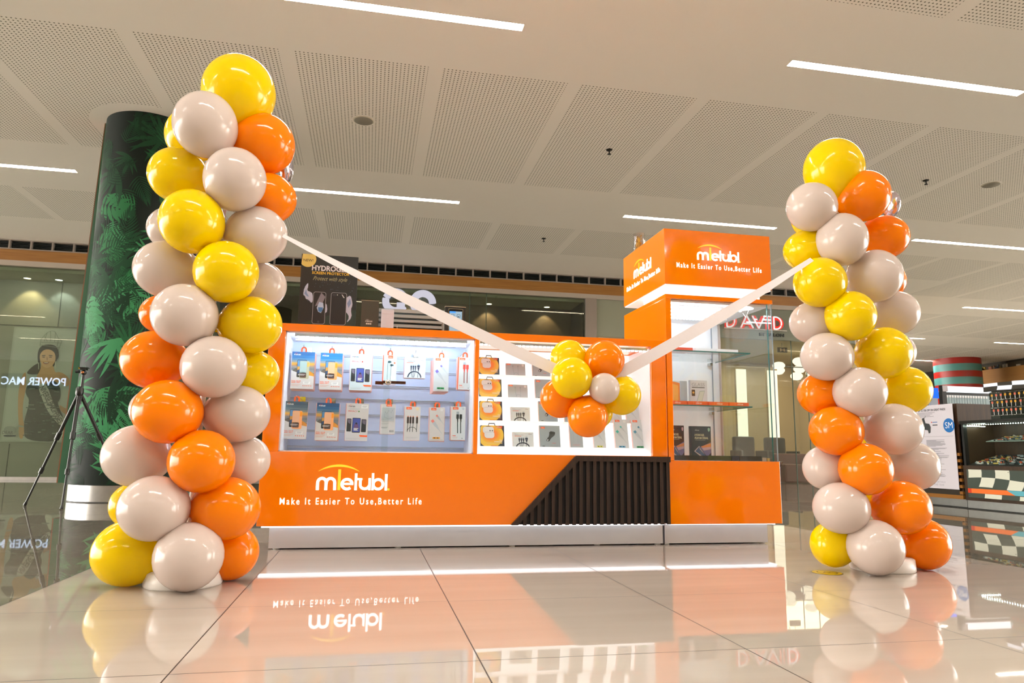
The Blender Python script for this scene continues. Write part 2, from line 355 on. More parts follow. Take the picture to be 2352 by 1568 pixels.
# floor --------------------------------------------------------------
def floor_mat():
    mt = bpy.data.materials.new('polished_tiles'); mt.use_nodes = True; nt = mt.node_tree; L = nt.links; p = nt.nodes['Principled BSDF']
    g = nod(nt, 'ShaderNodeNewGeometry'); sx = nod(nt, 'ShaderNodeSeparateXYZ'); L.new(g.outputs['Position'], sx.inputs[0])
    X, Y = sx.outputs[0], sx.outputs[1]
    def line(v, off, size, hw):   # 1 on a joint
        a = mathn(nt, 'DIVIDE', mathn(nt, 'SUBTRACT', v, off), size); a = mathn(nt, 'SUBTRACT', a, mathn(nt, 'FLOOR', a))
        d = mathn(nt, 'MINIMUM', a, mathn(nt, 'SUBTRACT', 1., a))
        return mathn(nt, 'LESS_THAN', d, hw/size)
    jx = line(X, -.4727, .8, .0021); jy = line(Y, 2.836, .8, .0019)
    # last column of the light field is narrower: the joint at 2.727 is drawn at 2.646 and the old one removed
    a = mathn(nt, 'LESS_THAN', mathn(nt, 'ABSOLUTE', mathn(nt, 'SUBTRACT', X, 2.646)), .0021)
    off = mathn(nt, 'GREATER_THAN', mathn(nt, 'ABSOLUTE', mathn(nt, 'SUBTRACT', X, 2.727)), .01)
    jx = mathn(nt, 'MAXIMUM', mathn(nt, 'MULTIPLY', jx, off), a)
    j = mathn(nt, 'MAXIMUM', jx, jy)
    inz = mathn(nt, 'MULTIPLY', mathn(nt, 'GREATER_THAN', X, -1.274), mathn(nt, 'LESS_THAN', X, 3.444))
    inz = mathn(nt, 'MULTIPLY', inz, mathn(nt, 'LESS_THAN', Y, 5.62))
    nz = nod(nt, 'ShaderNodeTexNoise'); nz.inputs['Scale'].default_value = 2.2; nz.inputs['Detail'].default_value = 5
    mp = nod(nt, 'ShaderNodeMapping'); mp.inputs['Scale'].default_value = (.35, 3.2, 1); L.new(g.outputs['Position'], mp.inputs[0]); L.new(mp.outputs[0], nz.inputs['Vector'])
    def ramp(c1, c2):
        r = nod(nt, 'ShaderNodeValToRGB'); r.color_ramp.elements[0].position = .35; r.color_ramp.elements[1].position = .65
        r.color_ramp.elements[0].color = (*C(c1), 1); r.color_ramp.elements[1].color = (*C(c2), 1); L.new(nz.outputs['Fac'], r.inputs[0]); return r.outputs[0]
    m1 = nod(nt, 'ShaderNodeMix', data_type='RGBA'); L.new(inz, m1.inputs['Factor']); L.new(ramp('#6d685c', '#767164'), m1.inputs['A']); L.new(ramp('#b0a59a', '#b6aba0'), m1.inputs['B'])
    m2 = nod(nt, 'ShaderNodeMix', data_type='RGBA'); L.new(j, m2.inputs['Factor']); L.new(m1.outputs['Result'], m2.inputs['A']); m2.inputs['B'].default_value = (*C('#2e241b'), 1)
    L.new(m2.outputs['Result'], p.inputs['Base Color'])
    mr = mathn(nt, 'ADD', mathn(nt, 'MULTIPLY', j, .5), .018); L.new(mr, p.inputs['Roughness']); p.inputs['IOR'].default_value = 1.62
    return mt
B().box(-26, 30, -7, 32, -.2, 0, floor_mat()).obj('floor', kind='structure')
# ceiling ------------------------------------------------------------
CZ = 4.4
def ceil_mat():
    mt = bpy.data.materials.new('perforated_ceiling'); mt.use_nodes = True; nt = mt.node_tree; L = nt.links; p = nt.nodes['Principled BSDF']
    g = nod(nt, 'ShaderNodeNewGeometry'); sx = nod(nt, 'ShaderNodeSeparateXYZ'); L.new(g.outputs['Position'], sx.inputs[0]); X, Y = sx.outputs[0], sx.outputs[1]
    def fr(v, off, size):
        a = mathn(nt, 'DIVIDE', mathn(nt, 'SUBTRACT', v, off), size); return mathn(nt, 'MULTIPLY', mathn(nt, 'SUBTRACT', a, mathn(nt, 'FLOOR', a)), size)
    sp = .0391; px = fr(X, -.880, 1.452); py = fr(Y, 1.96, 4.65)
    mask = mathn(nt, 'MULTIPLY', mathn(nt, 'LESS_THAN', px, sp*33.5), mathn(nt, 'LESS_THAN', py, sp*73.5))
    near = mathn(nt, 'MAXIMUM', mathn(nt, 'LESS_THAN', Y, 12.82), mathn(nt, 'GREATER_THAN', X, 12.3)); mask = mathn(nt, 'MULTIPLY', mask, near)
    def dist(cx, cy, r):
        a = mathn(nt, 'ADD', mathn(nt, 'POWER', mathn(nt, 'SUBTRACT', X, cx), 2.), mathn(nt, 'POWER', mathn(nt, 'SUBTRACT', Y, cy), 2.)); return mathn(nt, 'GREATER_THAN', a, r*r)
    for c in ((-2.73, 8.8, .68), (-.22, 7.96, .14), (8.45, 7.97, .14)): mask = mathn(nt, 'MULTIPLY', mask, dist(*c))
    hx = mathn(nt, 'SUBTRACT', fr(px, 0., sp), sp/2); hy = mathn(nt, 'SUBTRACT', fr(py, 0., sp), sp/2)
    r2 = mathn(nt, 'ADD', mathn(nt, 'MULTIPLY', hx, hx), mathn(nt, 'MULTIPLY', hy, hy))
    hole = mathn(nt, 'MULTIPLY', mathn(nt, 'LESS_THAN', r2, .0080**2), mask)
    m1 = nod(nt, 'ShaderNodeMix', data_type='RGBA'); L.new(hole, m1.inputs['Factor']); m1.inputs['A'].default_value = (*C('#f7f0e4'), 1); m1.inputs['B'].default_value = (*C('#75745e'), 1)
    L.new(m1.outputs['Result'], p.inputs['Base Color']); p.inputs['Roughness'].default_value = .8; p.inputs['Specular IOR Level'].default_value = .2
    return mt
CM = ceil_mat()
rows = [(-3.53, 1), (1.12, 1), (5.775, 1), (10.43, 1), (15.0, 0), (19.4, 0), (23.8, 0)]
starts = [-17.7+5.40*k for k in range(9)]
SL = []
for ry, full in rows:
    for sx_ in starts:
        if not full and sx_ < 13: continue
        SL.append((sx_, ry))
# the slab is laid around the recessed light slots
def slab():
    b = B(); W2 = .055; xs0, xs1 = -26, 30; prev = -7
    for ry, full in rows:
        b.box(xs0, xs1, prev, ry-W2, CZ, CZ+.12, CM); x = xs0
        for sx_, yy in sorted(q for q in SL if q[1] == ry):
            b.box(x, sx_, ry-W2, ry+W2, CZ, CZ+.12, CM); x = sx_+2.72
        b.box(x, xs1, ry-W2, ry+W2, CZ, CZ+.12, CM); prev = ry+W2
    b.box(xs0, xs1, prev, 32, CZ, CZ+.12, CM); return b
slab().obj('ceiling', kind='structure')
STRIP = EM('ceiling_strip_glow', (1., .94, .88), CEIL_E)
n_ = 0
protoL = None
def where(x, y):
    side = ('far left' if x < -6 else 'left' if x < -2 else 'centre' if x < 3 else 'right' if x < 8 else 'far right' if x < 13 else 'outer right')
    row = {-3.53: 'behind the viewpoint', 1.12: 'overhead before the kiosk', 5.775: 'near row above the balloons', 10.43: 'second row beyond the kiosk', 15.0: 'third row near the striped pillar', 19.4: 'fourth row near the striped pillar', 23.8: 'deepest row by the striped pillar'}[y]
    return 'recessed white ceiling strip light, %s, %s' % (row, side)
for sx_, ry in SL:
    if protoL is None:
        protoL = thing('ceiling_light', where(sx_, ry), 'light', (sx_, ry, CZ), 'ceiling strip lights')
        B().box(sx_+.004, sx_+2.716, ry-.051, ry+.051, CZ+.022, CZ+.032, STRIP).obj('diffuser', protoL)
        fr_ = M('light_trim', '#b8ad98', .6); b = B()
        for y in (-.055, .051): b.box(sx_, sx_+2.72, ry+y, ry+y+.004, CZ-.002, CZ+.06, fr_)
        for x in (0, 2.716): b.box(sx_+x, sx_+x+.004, ry-.055, ry+.055, CZ-.002, CZ+.06, fr_)
        b.obj('frame', protoL)
    else:
        r = protoL.copy(); COL.objects.link(r); r.location = (sx_, ry, CZ); r['label'] = where(sx_, ry)
        for ch in list(protoL.children): c = ch.copy(); COL.objects.link(c); c.parent = r
# ceiling fittings
DS = M('speaker_mesh', '#8f8878', .8)
for x, y, lb in ((-.22, 7.96, 'round grey ceiling speaker above the left end of the kiosk'), (8.45, 7.97, 'round grey ceiling speaker at far right of the ceiling')):
    t = thing('ceiling_speaker', lb, 'speaker', (x, y, CZ), 'ceiling speakers')
    B().lathe([(.0001, -.012), (.10, -.012), (.108, -.008)], DS, (x, y, CZ)).obj('grille', t)
    B().lathe([(.108, -.008), (.118, -.004), (.118, .0)], M('speaker_rim', '#b5aa95', .6), (x, y, CZ)).obj('rim', t)
for x, y, lb in ((2.84, 8.08, 'dark sprinkler head left of the kiosk sign tower, near'), (2.93, 11.9, 'small dark sprinkler head farther back above the vents'), (7.45, 8.04, 'dark sprinkler head right of the right balloon column'), (10.2, 12.2, 'tiny sprinkler head far right over the second light row')):
    t = thing('sprinkler', lb, 'sprinkler', (x, y, CZ), 'ceiling sprinklers'); dk = M('sprinkler_dark', '#26251f', .4, metal=.6)
    B().lathe([(.0001, -.01), (.035, -.01), (.042, 0)], dk, (x, y, CZ), 16).obj('plate', t)
    B().lathe([(.0001, -.065), (.024, -.062), (.024, -.058), (.008, -.056), (.008, -.01)], dk, (x, y, CZ), 12).obj('nozzle', t)
# printed pillar -----------------------------------------------------
PX, PY, PR = -2.73, 8.8, .5
t = thing('pillar', 'tall round pillar wrapped in a dark green jungle leaf print', 'pillar', (PX, PY, 0))
B().lathe([(PR-.01, .010), (PR-.01, .19)], STEEL, (PX, PY, 0), 64).lathe([(PR-.006, 0), (PR-.006, .010), (PR-.01, .010)], M('base_gap_dark', '#1c1b19', .5), (PX, PY, 0), 64).obj('steel_base', t)  # black ring paints in the shaded gap under the steel base
def wrap():
    rnd = random.Random(11); b = B(); dark = M('leafprint_dark', '#0e1a13', .6, spec=.25); b.lathe([(PR, .18), (PR, CZ)], dark, (PX, PY, 0), 72)
    greens = [M('leaf_%d' % i, h, .65, spec=.25) for i, h in enumerate(('#183f26', '#1f5431', '#276b3e', '#3a8254', '#12301d', '#33784a'))]
    lay = [0]
    def on(a, z, k): r = PR+.0006+k*.00004; return (PX+r*math.sin(a), PY-r*math.cos(a), z)
    def blade(a, z, ang, L_, wd, mt, bend=0.):
        lay[0] += 1; k = lay[0] % 60; vs = []; n = 6
        for i in range(n+1):
            t_ = i/n; an = ang+bend*t_; s_ = L_*t_; x = s_*math.cos(an); y = s_*math.sin(an); hw = wd*math.sin(PI*min(1, t_*.92+.08))**.8*(1-t_*.25)
            nx, ny = -math.sin(an), math.cos(an)
            for q in (-1, 1): vs.append(on(a+(x+nx*hw*q)/PR, max(.185, min(CZ-.01, z+y+ny*hw*q)), k))
        b.add(vs, [(2*i, 2*i+1, 2*i+3, 2*i+2) for i in range(n)], mt, True)
    def frond(a, z, ang, L_, mt, n=11):
        for i in range(n):
            t_ = i/(n-1); sx = L_*.75*t_*math.cos(ang); sz = L_*.75*t_*math.sin(ang)
            for q in (-1, 1): blade(a+sx/PR, z+sz, ang+q*(1.15-.75*t_), L_*(.50-.24*t_), L_*.020, mt, -q*.25)
    def fan(a, z, ang, L_, mt, n=9):
        for i in range(n): blade(a, z, ang+(i-(n-1)/2)*.33, L_*(1-.25*abs(i-(n-1)/2)/n*2), L_*.055, mt, rnd.uniform(-.25, .25))
    def monstera(a, z, ang, L_, mt):
        for i in range(7): 
            for q in (-1, 1): blade(a+(L_*.11*i*math.cos(ang))/PR, z+L_*.11*i*math.sin(ang), ang+q*(1.5-.17*i), L_*.46*math.sin(PI*(i+2.2)/9.6), L_*.062, mt, -q*.3)
    for i in range(95):
        a = rnd.uniform(-1.8, 1.8); z = rnd.uniform(.2, 4.25); (frond if rnd.random() < .6 else fan)(a, z, rnd.uniform(-PI, PI), rnd.uniform(.28, .5), rnd.choice(greens[0:1]+greens[4:5]))
    for i in range(60):
        a = rnd.uniform(-1.7, 1.7); z = rnd.uniform(.4, 4.2); q = greens[rnd.choice((1, 1, 2, 5, 3) if z < 3.2 else (0, 1, 1, 0, 2))]
        (frond if rnd.random() < .5 else fan)(a, z, rnd.uniform(-PI, PI), rnd.uniform(.24, .46), q)
    for a, z, an, l, g in ((-.75, 3.3, -.3, .5, 2), (-.6, 2.95, -.9, .45, 2), (-.9, 2.2, -1.2, .5, 3), (-.6, 2.05, -1.5, .42, 5), (.1, .75, 2.6, .5, 3)): monstera(a, z, an, l, greens[g])
    for a, z, an, l, g in ((-.3, 2.35, -.9, .55, 3), (.0, 1.75, -1.4, .5, 3), (-.2, 1.2, -1.2, .55, 5), (-.05, .55, .6, .5, 3), (.25, .45, 1.2, .5, 3), (.35, .30, 1.7, .45, 5), (-.35, 2.75, 1.9, .4, 2)): fan(a, z, an, l, greens[g])
    return b
wr = wrap().obj('printed_wrap', t)
B().prism([(PX-.60, .19), (PX-.588, .19), (PX-.502, CZ-.01), (PX-.512, CZ-.01)], PY-.10, PY+.12, M('wrap_edge', '#7d4a2c', .5)).prism([(PX-.588, .19), (PX-.48, .19), (PX-.48, CZ-.01), (PX-.502, CZ-.01)], PY-.10, PY-.094, M('leaf_side', '#2a5c3e', .5)).obj('edge_trim', wr)
# back wall ----------------------------------------------------------
GY = 14.3; WY = 15.3; EX = 12.2; WX = -14.0
CONC = M('grey_panel', '#807f72', .45, noise=.10, nscale=.8); BROWN = M('brown_wall', '#4a3a28', .5, noise=.12, nscale=1.2)
FASC = wood('fascia_wood', '#8a5a22', '#9c6a2e', (.6, 1, 14), .45, 3.)
b = B(); b.box(WX, EX, GY, GY+.12, 4.0, 4.215, FASC).obj('trim_1', kind='structure')
B().box(WX, EX, GY-.015, GY+.14, 3.90, 4.0, M('trim_pale', '#a79a8c', .5)).obj('trim_2', kind='structure')
VD = M('vent_dark', '#0b100e', .5); VF = M('vent_frame', '#8d8177', .5); NV = 73
t = thing('air_vent', 'long slotted air vent running along the top of the shopfronts', 'vent', (WX, GY, 4.215))
B().box(WX, EX, GY+.10, GY+.12, 4.215, CZ, VD).obj('backing', t)
b = B()
for k in range(5): b.box(WX, EX, GY+.035, GY+.075, 4.243+.028*k, 4.249+.028*k, M('vent_slat', '#1c221f', .5))
b.obj('louvre', t)
b = B().box(WX, EX, GY-.01, GY+.1, 4.212, 4.232, VF).box(WX, EX, GY-.01, GY+.1, 4.378, CZ-.001, VF)
for k in range(NV): b.box(.91-.363*40+.363*k-.014, .91-.363*40+.363*k+.014, GY-.012, GY+.06, 4.232, 4.378, VF)
b.obj('frame', t)
# left shop (grey) and middle shop (brown) interiors
B().box(WX, -3.2, WY, WY+.1, 0, 3.9, CONC).obj('wall_left_shop', kind='structure')
b = B(); dkl = M('joint_dark', '#3f4038', .6)
for x in (-11.9, -9.4, -6.15, -4.2): b.box(x, x+.015, WY-.004, WY, 2.94 if x == -6.15 else 0, 3.9, dkl)
b.box(WX, -3.2, WY-.004, WY, 2.93, 2.945, dkl); b.box(-6.75, -6.735, WY-.004, WY, 0, .64, dkl); b.obj('trim_3', kind='structure')
B().box(-3.2, 4.42, WY, WY+.1, 0, 3.9, BROWN).obj('wall_middle_shop', kind='structure')
B().box(-3.25, -3.15, GY+.06, WY, 0, 3.9, CONC).obj('wall_partition', kind='structure')
B().box(WX, 7.4, GY+.14, WY+.1, 3.84, 3.90, M('soffit_paint', '#a8a48e', .7)).obj('soffit', kind='structure')
B().box(4.42, 4.46, GY+.14, WY, 0, 3.85, BLACK).obj('wall_middle_right', kind='structure')
b = B().box(4.46, 4.70, GY-.02, GY+.25, 0, 3.91, M('pilaster_mauve', '#8d7f74', .6)); b.obj('pilaster', kind='structure')
B().box(4.70, 7.45, GY+.02, GY+.12, 3.09, 3.90, M('panel_sage', '#8a8a76', .5)).obj('wall_panel_upper', kind='structure')
B().box(4.70, 7.45, GY+.04, GY+.14, 0, 3.09, M('panel_beige', '#94866a', .6)).obj('wall_panel_lower', kind='structure')
for i, (x0, x1) in enumerate(((WX, -7.3), (-7.3, -3.2), (-3.2, .95), (.95, 2.3), (2.3, 4.46))):
    o = B().box(x0+.006, x1-.006, GY+.045, GY+.057, 0, 3.9, SHOPGLASS).obj('window_%d' % (i+1), kind='structure')
b = B()
for x in (-7.3, -3.2, .95, 2.3, 1.95): b.box(x-.006, x+.006, GY+.043, GY+.059, 0, 3.9, M('mullion_green', '#3f5349', .3))
b.box(WX, 4.46, GY+.03, GY+.07, 0, .05, STEEL); b.obj('trim_4', kind='structure')
def downlight(x, y, z, lb, warm, e=2.5, spot=26):
    t = thing('downlight', lb, 'light', (x, y, z), 'shop downlights')
    B().lathe([(.0001, -.006), (.062, -.006)], EM('downlight_%s' % ('warm' if warm else 'cool'), (1, .86, .62) if warm else (.92, 1, 1), e), (x, y, z), 20).obj('lamp', t)
    B().lathe([(.062, -.006), (.075, -.008), (.085, 0)], CHROME, (x, y, z), 20).obj('bezel', t)
    if spot:
        ld = bpy.data.lights.new('spot', 'SPOT'); ld.energy = spot; ld.color = (1, .74, .42) if warm else (.85, .95, 1); ld.spot_size = math.radians(88); ld.spot_blend = .45; ld.shadow_soft_size = .03
        lo = bpy.data.objects.new('light', ld); COL.objects.link(lo); lo.parent = t; lo.location = (0, 0, -.02); lo.rotation_euler = (math.radians(14), 0, 0)
downlight(-6.68, 15.05, 3.84, 'warm downlight over the seam left of the portrait poster', True, 6, 34)
downlight(-6.12, 15.05, 3.84, 'cool downlight just left of the jungle pillar', False, 6, 15)
downlight(.76, 15.1, 3.84, 'downlight above the gap between the two round white letters', True, 6, 30)
downlight(2.48, 15.1, 3.84, 'downlight on the brown wall, first right of the letters', True, 6, 30)
downlight(3.80, 15.1, 3.84, 'downlight on the brown wall nearest the kiosk tower', True, 6, 30)
# round white letters of the middle shop
PUFF = EM('puffy_letter', (.80, .77, .88), .50)
def torus_arc(b, cx, cz, r, a0, a1, th, y): b.tube([(a, y, c) for a, c in arc(cx, cz, r, a0, a1, 28)], th, PUFF, 14)
t = thing('shop_letters', 'pair of fat rounded white glowing letters on the brown shop', 'sign', (.70, GY-.12, 3.1))
b = B(); torus_arc(b, .41, 3.59, .195, 28, 330, .072, GY-.12); b.tube([(.44, GY-.12, 3.50), (.60, GY-.12, 3.50)], .07, PUFF, 12); b.obj('letter', t)
b = B(); torus_arc(b, .965, 3.585, .195, 0, 320, .074, GY-.12); b.tube([(.80, GY-.12, 3.50), (1.16, GY-.12, 3.50)], .045, PUFF, 12); b.obj('letter', t)
B().box(.0, 1.45, GY-.1, GY+.02, 3.10, 3.16, M('letter_rail', '#55504a', .4)).obj('mounting_rail', t)
for x, e_ in ((-6.2, 6), (-9.5, 6), (1.0, 6)):  # area lights added to brighten the shop interiors
    ld = bpy.data.lights.new('shop_fill', 'AREA'); ld.shape = 'RECTANGLE'; ld.size = 2.2; ld.size_y = .3; ld.energy = e_; ld.color = (1, .93, .8)
    lo = bpy.data.objects.new('shop_fill_light', ld); COL.objects.link(lo); lo.location = (x, 14.72, 3.82); lo.rotation_euler = (math.radians(20), 0, 0)
    tag(lo, 'added fill light below the shop ceiling, %s' % {-6.2: 'over the poster', -9.5: 'far left', 1.0: 'over the round letters'}[x], 'light')
# salon --------------------------------------------------------------
SY = 18.5; SAL = M('salon_wall', '#b3a184', .6)
B().box(7.45, EX, SY, SY+.1, 0, 3.6, SAL).obj('wall_salon_back', kind='structure')
B().box(7.4, 7.45, GY+.1, SY, 0, 3.9, M('salon_side', '#9a8c6c', .6)).obj('wall_salon_left', kind='structure')
B().box(EX, EX+.1, GY, SY, 0, CZ, SAL).obj('wall_salon_right', kind='structure')
B().box(7.45, EX, GY+.14, SY, 3.25, 3.3, M('salon_ceiling', '#b3a782', .7)).obj('salon_ceiling', kind='structure')
B().box(7.45, EX, GY+.03, GY+.13, 3.20, 3.90, M('salon_fascia', '#6f7262', .35)).obj('wall_salon_fascia', kind='structure')
for i, (x0, x1) in enumerate(((7.45, 9.35), (9.35, 9.72), (9.72, 11.2), (11.2, EX))):
    B().box(x0+.006, x1-.006, GY+.05, GY+.062, 0, 3.2, glass('salon_glass', (.92, .93, .88), 1.5, 1.)).obj('window_%d' % (i+6), kind='structure')
b = B()
for x in (9.35, 9.72, 11.2): b.box(x-.007, x+.007, GY+.046, GY+.066, 0, 3.9, M('mullion_green', '#3f5349', .3))
b.obj('trim_5', kind='structure')
ld = bpy.data.lights.new('salon_fill', 'AREA'); ld.shape = 'RECTANGLE'; ld.size = 4; ld.size_y = 3; ld.energy = 90; ld.color = (1, .87, .6)  # added area light that brightens the salon interior
lo = bpy.data.objects.new('salon_fill_light', ld); COL.objects.link(lo); lo.location = (9.8, 16.5, 3.22); tag(lo, 'wide warm fill light added inside the salon', 'light')
WARMP = EM('salon_lightpanel', (1., .93, .74), 1.05)
for x, lb in ((9.0, 'tall glowing vertical light panel seen through the tower glass'), (9.85, 'tall glowing vertical light panel just right of the tower')):
    w_ = .13
    t = thing('wall_lamp', lb, 'light', (x, 16.0, .85), 'vertical salon light panels')
    B().box(x-w_, x+w_, 15.97, 16.0, .87, 2.72, WARMP).obj('diffuser', t)
    B().box(x-w_-.02, x+w_+.02, 16.0, 16.05, .80, 2.76, M('panel_back', '#8c7a55', .5)).box(x-.16, x+.16, 15.99, 16.15, 0, .80, M('salon_cabinet', '#241c18', .5)).obj('housing', t)
t = thing('chandelier', 'cluster of round glass globe lamps hanging in the salon', 'lamp', (10.55, 16.2, 2.3))
b = B().tube([(10.55, 16.2, 2.85), (10.55, 16.2, 3.25)], .012, BLACK).tube([(10.1, 16.2, 2.86), (11.0, 16.2, 2.86)], .014, BLACK); b.obj('stem', t)
GLB = EM('globe_glow', (1, .93, .74), 1.0)
for k, (x, y, z) in enumerate(((10.12, 16.1, 2.86), (10.3, 16.4, 2.78), (10.62, 16.0, 2.98), (10.64, 16.15, 2.62), (10.9, 16.4, 2.84), (11.05, 16.1, 2.7))):
    B().lathe([(.0001, -.11), (.09, -.09), (.15, -.02), (.15, .03), (.10, .085), (.04, .10)], GLB, (x, y, z), 20).obj('globe', t)
def salon_chair(x, y, lb):
    t = thing('salon_chair', lb, 'chair', (x, y, 0), 'salon chairs'); lea = M('dark_leather', '#17130f', .35)
    B().box(x-.3, x+.3, y-.28, y+.28, .40, .56, lea).obj('seat', t, bevel=.04); B().box(x-.28, x+.28, y+.2, y+.32, .5, 1.05, lea).obj('backrest', t, bevel=.05)
    B().box(x-.36, x-.29, y-.25, y+.25, .55, .72, lea).box(x+.29, x+.36, y-.25, y+.25, .55, .72, lea).obj('armrests', t, bevel=.02)
    B().lathe([(.26, 0), (.26, .03), (.04, .06), (.04, .4)], CHROME, (x, y, 0), 18).obj('pedestal', t)
salon_chair(8.75, 15.3, 'black salon chair behind the lower tower glass'); salon_chair(9.75, 15.6, 'black salon chair right of the kiosk tower edge')
t = thing('sofa', 'dark red waiting sofa behind the kiosk corner', 'sofa', (9.7, 14.85, 0)); RED = M('sofa_red', '#4a1510', .5)
B().box(9.25, 10.2, 14.65, 15.1, .0, .42, RED).obj('seat', t, bevel=.04); B().box(9.25, 10.2, 15.05, 15.2, .3, .66, RED).obj('backrest', t, bevel=.04)
t = thing('promo_sign', 'small blue and yellow sign on a white stand in the salon window', 'sign', (10.65, 14.75, 0))
B().box(10.5, 10.85, 14.7, 14.95, 0, .88, M('stand_white', '#b5aea0', .5)).obj('stand', t)
b = B().box(10.42, 10.92, 14.72, 14.75, .89, 1.22, M('sign_blue', '#15618e', .4)); b.text('3 DAYS', 10.46, 1.07, K('#c9c23a'), w=.42, h=.10, y=14.717, bold=.02); b.text('ONLY', 10.52, .94, K('#8fb5c8'), w=.26, h=.07, y=14.717); b.obj('board', t)
# salon name: white tube letters on red
t = thing('salon_sign', 'salon name in white tube letters over red blocks', 'sign', (8.55, GY-.03, 3.4)); RB_ = EM('sign_red', (.75, .035, .02), .9); TUB = EM('sign_tube', (.86, .86, .84), .7)
xs = (7.72, 8.10, 8.42, 8.74, 8.92)
for ch, x0, wd in zip('DAVID', (7.70, 8.07, 8.36, 8.70, 8.86), (.30, .34, .34, .10, .30)):
    l_ = B().text(ch, x0+.01, 3.43, RB_, w=wd, h=.30, y=GY+.028, depth=.02, bold=.06).obj('letter', t)
    b = B(); y = GY-.012; zl, zh = 3.44, 3.72; r = .017
    sg = {'D': [[(x0+.05, zl), (x0+.05, zh)], [(x0+.05, zh)]+arc(x0+.10, (zl+zh)/2, .14, 80, -80, 10)+[(x0+.05, zl)]],
          'A': [[(x0+.02, zl), (x0+wd/2, zh)], [(x0+wd/2, zh), (x0+wd-.02, zl)], [(x0+.09, zl+.09), (x0+wd-.09, zl+.09)]],
          'V': [[(x0+.02, zh), (x0+wd/2, zl)], [(x0+wd/2, zl), (x0+wd-.02, zh)]], 'I': [[(x0+.05, zl), (x0+.05, zh)]]}[ch]
    for pl in sg: b.tube([(a, y, c) for a, c in pl], r, TUB, 8)
    b.obj('tube_light', l_)
B().box(7.66, 9.22, GY-.03, GY+.03, 3.395, 3.42, CHROME).obj('ledge', t)
B().text('ET SALON', 8.55, 3.27, M('letter_dark', '#1d2620', .4), w=.62, h=.075, y=GY+.028, depth=.02, bold=.02).obj('sub_lettering', t)
t = thing('small_sign', 'small dark rectangular sign with a pale H on the salon glass', 'sign', (9.5, 14.9, 2.9))
b = B().box(9.38, 9.64, 14.95, 14.98, 3.02, 3.14, M('sign_bronze', '#3c3120', .4)); b.text('H', 9.45, 3.045, K('#c9a886'), w=.12, h=.07, y=14.947, bold=.03); b.obj('plate', t); B().tube([(9.51, 14.965, 3.14), (9.51, 14.965, 3.25)], .006, BLACK).obj('hanger', t)
# portrait poster ----------------------------------------------------
t = thing('portrait_poster', 'large portrait poster of a smiling crowned woman with a sash', 'poster', (-6.1, WY-.05, .675))
b = B().box(-6.90, -5.30, WY-.03, WY-.004, .675, 2.90, M('poster_grey', '#9b9d93', .4)); y = WY-.0315
b.rect(-6.87, -5.33, .70, 2.87, K('#a4a69d'), y)
b.poly(soft([(-6.373, 2.216), (-6.467, 2.165), (-6.555, 2.067), (-6.589, 1.987), (-6.461, 1.975), (-6.321, 1.996)]), K('#1d1712'), y-0.0012)
b.poly(soft([(-6.594, 2.034), (-6.645, 1.985), (-6.68, 1.795), (-6.684, 1.576), (-6.657, 1.266), (-6.604, 0.973), (-6.596, 0.835), (-6.563, 0.728), (-6.502, 0.745), (-6.505, 0.96), (-6.56, 1.144), (-6.584, 1.423), (-6.567, 1.657), (-6.565, 1.767)]), K('#b98a5e'), y-0.0024)
b.poly(soft([(-6.07, 2.052), (-5.939, 2.025), (-5.829, 1.933), (-5.806, 1.855), (-5.818, 1.759), (-5.914, 1.788), (-5.995, 1.88), (-6.073, 1.941)]), K('#b98a5e'), y-0.0036)
b.poly(soft([(-5.947, 1.408), (-5.855, 1.348), (-5.781, 1.318), (-5.733, 1.272), (-5.755, 1.209), (-5.858, 1.238), (-5.939, 1.33)]), K('#a97e58'), y-0.0048)
b.poly(soft([(-6.344, 2.074), (-6.348, 2.249), (-6.149, 2.257), (-6.097, 2.035), (-6.008, 2.007), (-5.987, 1.801), (-6.328, 1.79), (-6.424, 1.898)]), K('#c0905f'), y-0.0060)
b.poly(soft([(-6.539, 1.784), (-6.437, 1.755), (-6.37, 1.789), (-6.24, 1.769), (-6.177, 1.843), (-6.081, 1.877), (-5.97, 1.77), (-5.938, 1.597), (-5.942, 1.503), (-5.98, 1.454), (-5.94, 1.346), (-5.833, 1.129), (-5.814, 0.942), (-5.815, 0.682), (-6.463, 0.699), (-6.514, 0.913), (-6.522, 1.114), (-6.486, 1.301), (-6.478, 1.488), (-6.545, 1.58), (-6.567, 1.657)]), K('#23302a'), y-0.0072)
b.poly(soft([(-6.427, 2.325), (-6.427, 2.453), (-6.38, 2.551), (-6.269, 2.58), (-6.138, 2.569), (-6.072, 2.484), (-6.046, 2.34), (-6.079, 2.275), (-6.11, 2.162), (-6.136, 2.129), (-6.166, 2.352), (-6.256, 2.46), (-6.347, 2.376), (-6.378, 2.264), (-6.342, 2.122), (-6.398, 2.183)]), K('#1b1611'), y-0.0084)
b.poly(soft([(-6.392, 2.327), (-6.373, 2.415), (-6.315, 2.474), (-6.23, 2.485), (-6.139, 2.433), (-6.103, 2.338), (-6.104, 2.242), (-6.152, 2.153), (-6.219, 2.111), (-6.277, 2.116), (-6.348, 2.185)]), K('#d09e72'), y-0.0096)
b.poly(soft([(-6.377, 1.789), (-6.211, 1.826), (-6.065, 1.452), (-5.945, 1.252), (-5.817, 1.114), (-5.859, 0.973), (-6.001, 1.11), (-6.13, 1.263), (-6.228, 1.448)]), K('#b9b9ae'), y-0.0108)
b.poly(soft([(-5.868, 0.988), (-5.814, 0.942), (-5.823, 0.756), (-5.9, 0.68), (-5.986, 0.691), (-5.942, 0.816)]), K('#c3c3b8'), y-0.0120)
b.poly(soft([(-6.352, 2.357), (-6.287, 2.371), (-6.282, 2.353), (-6.347, 2.338)]), K('#2a1a12'), y-0.0132)
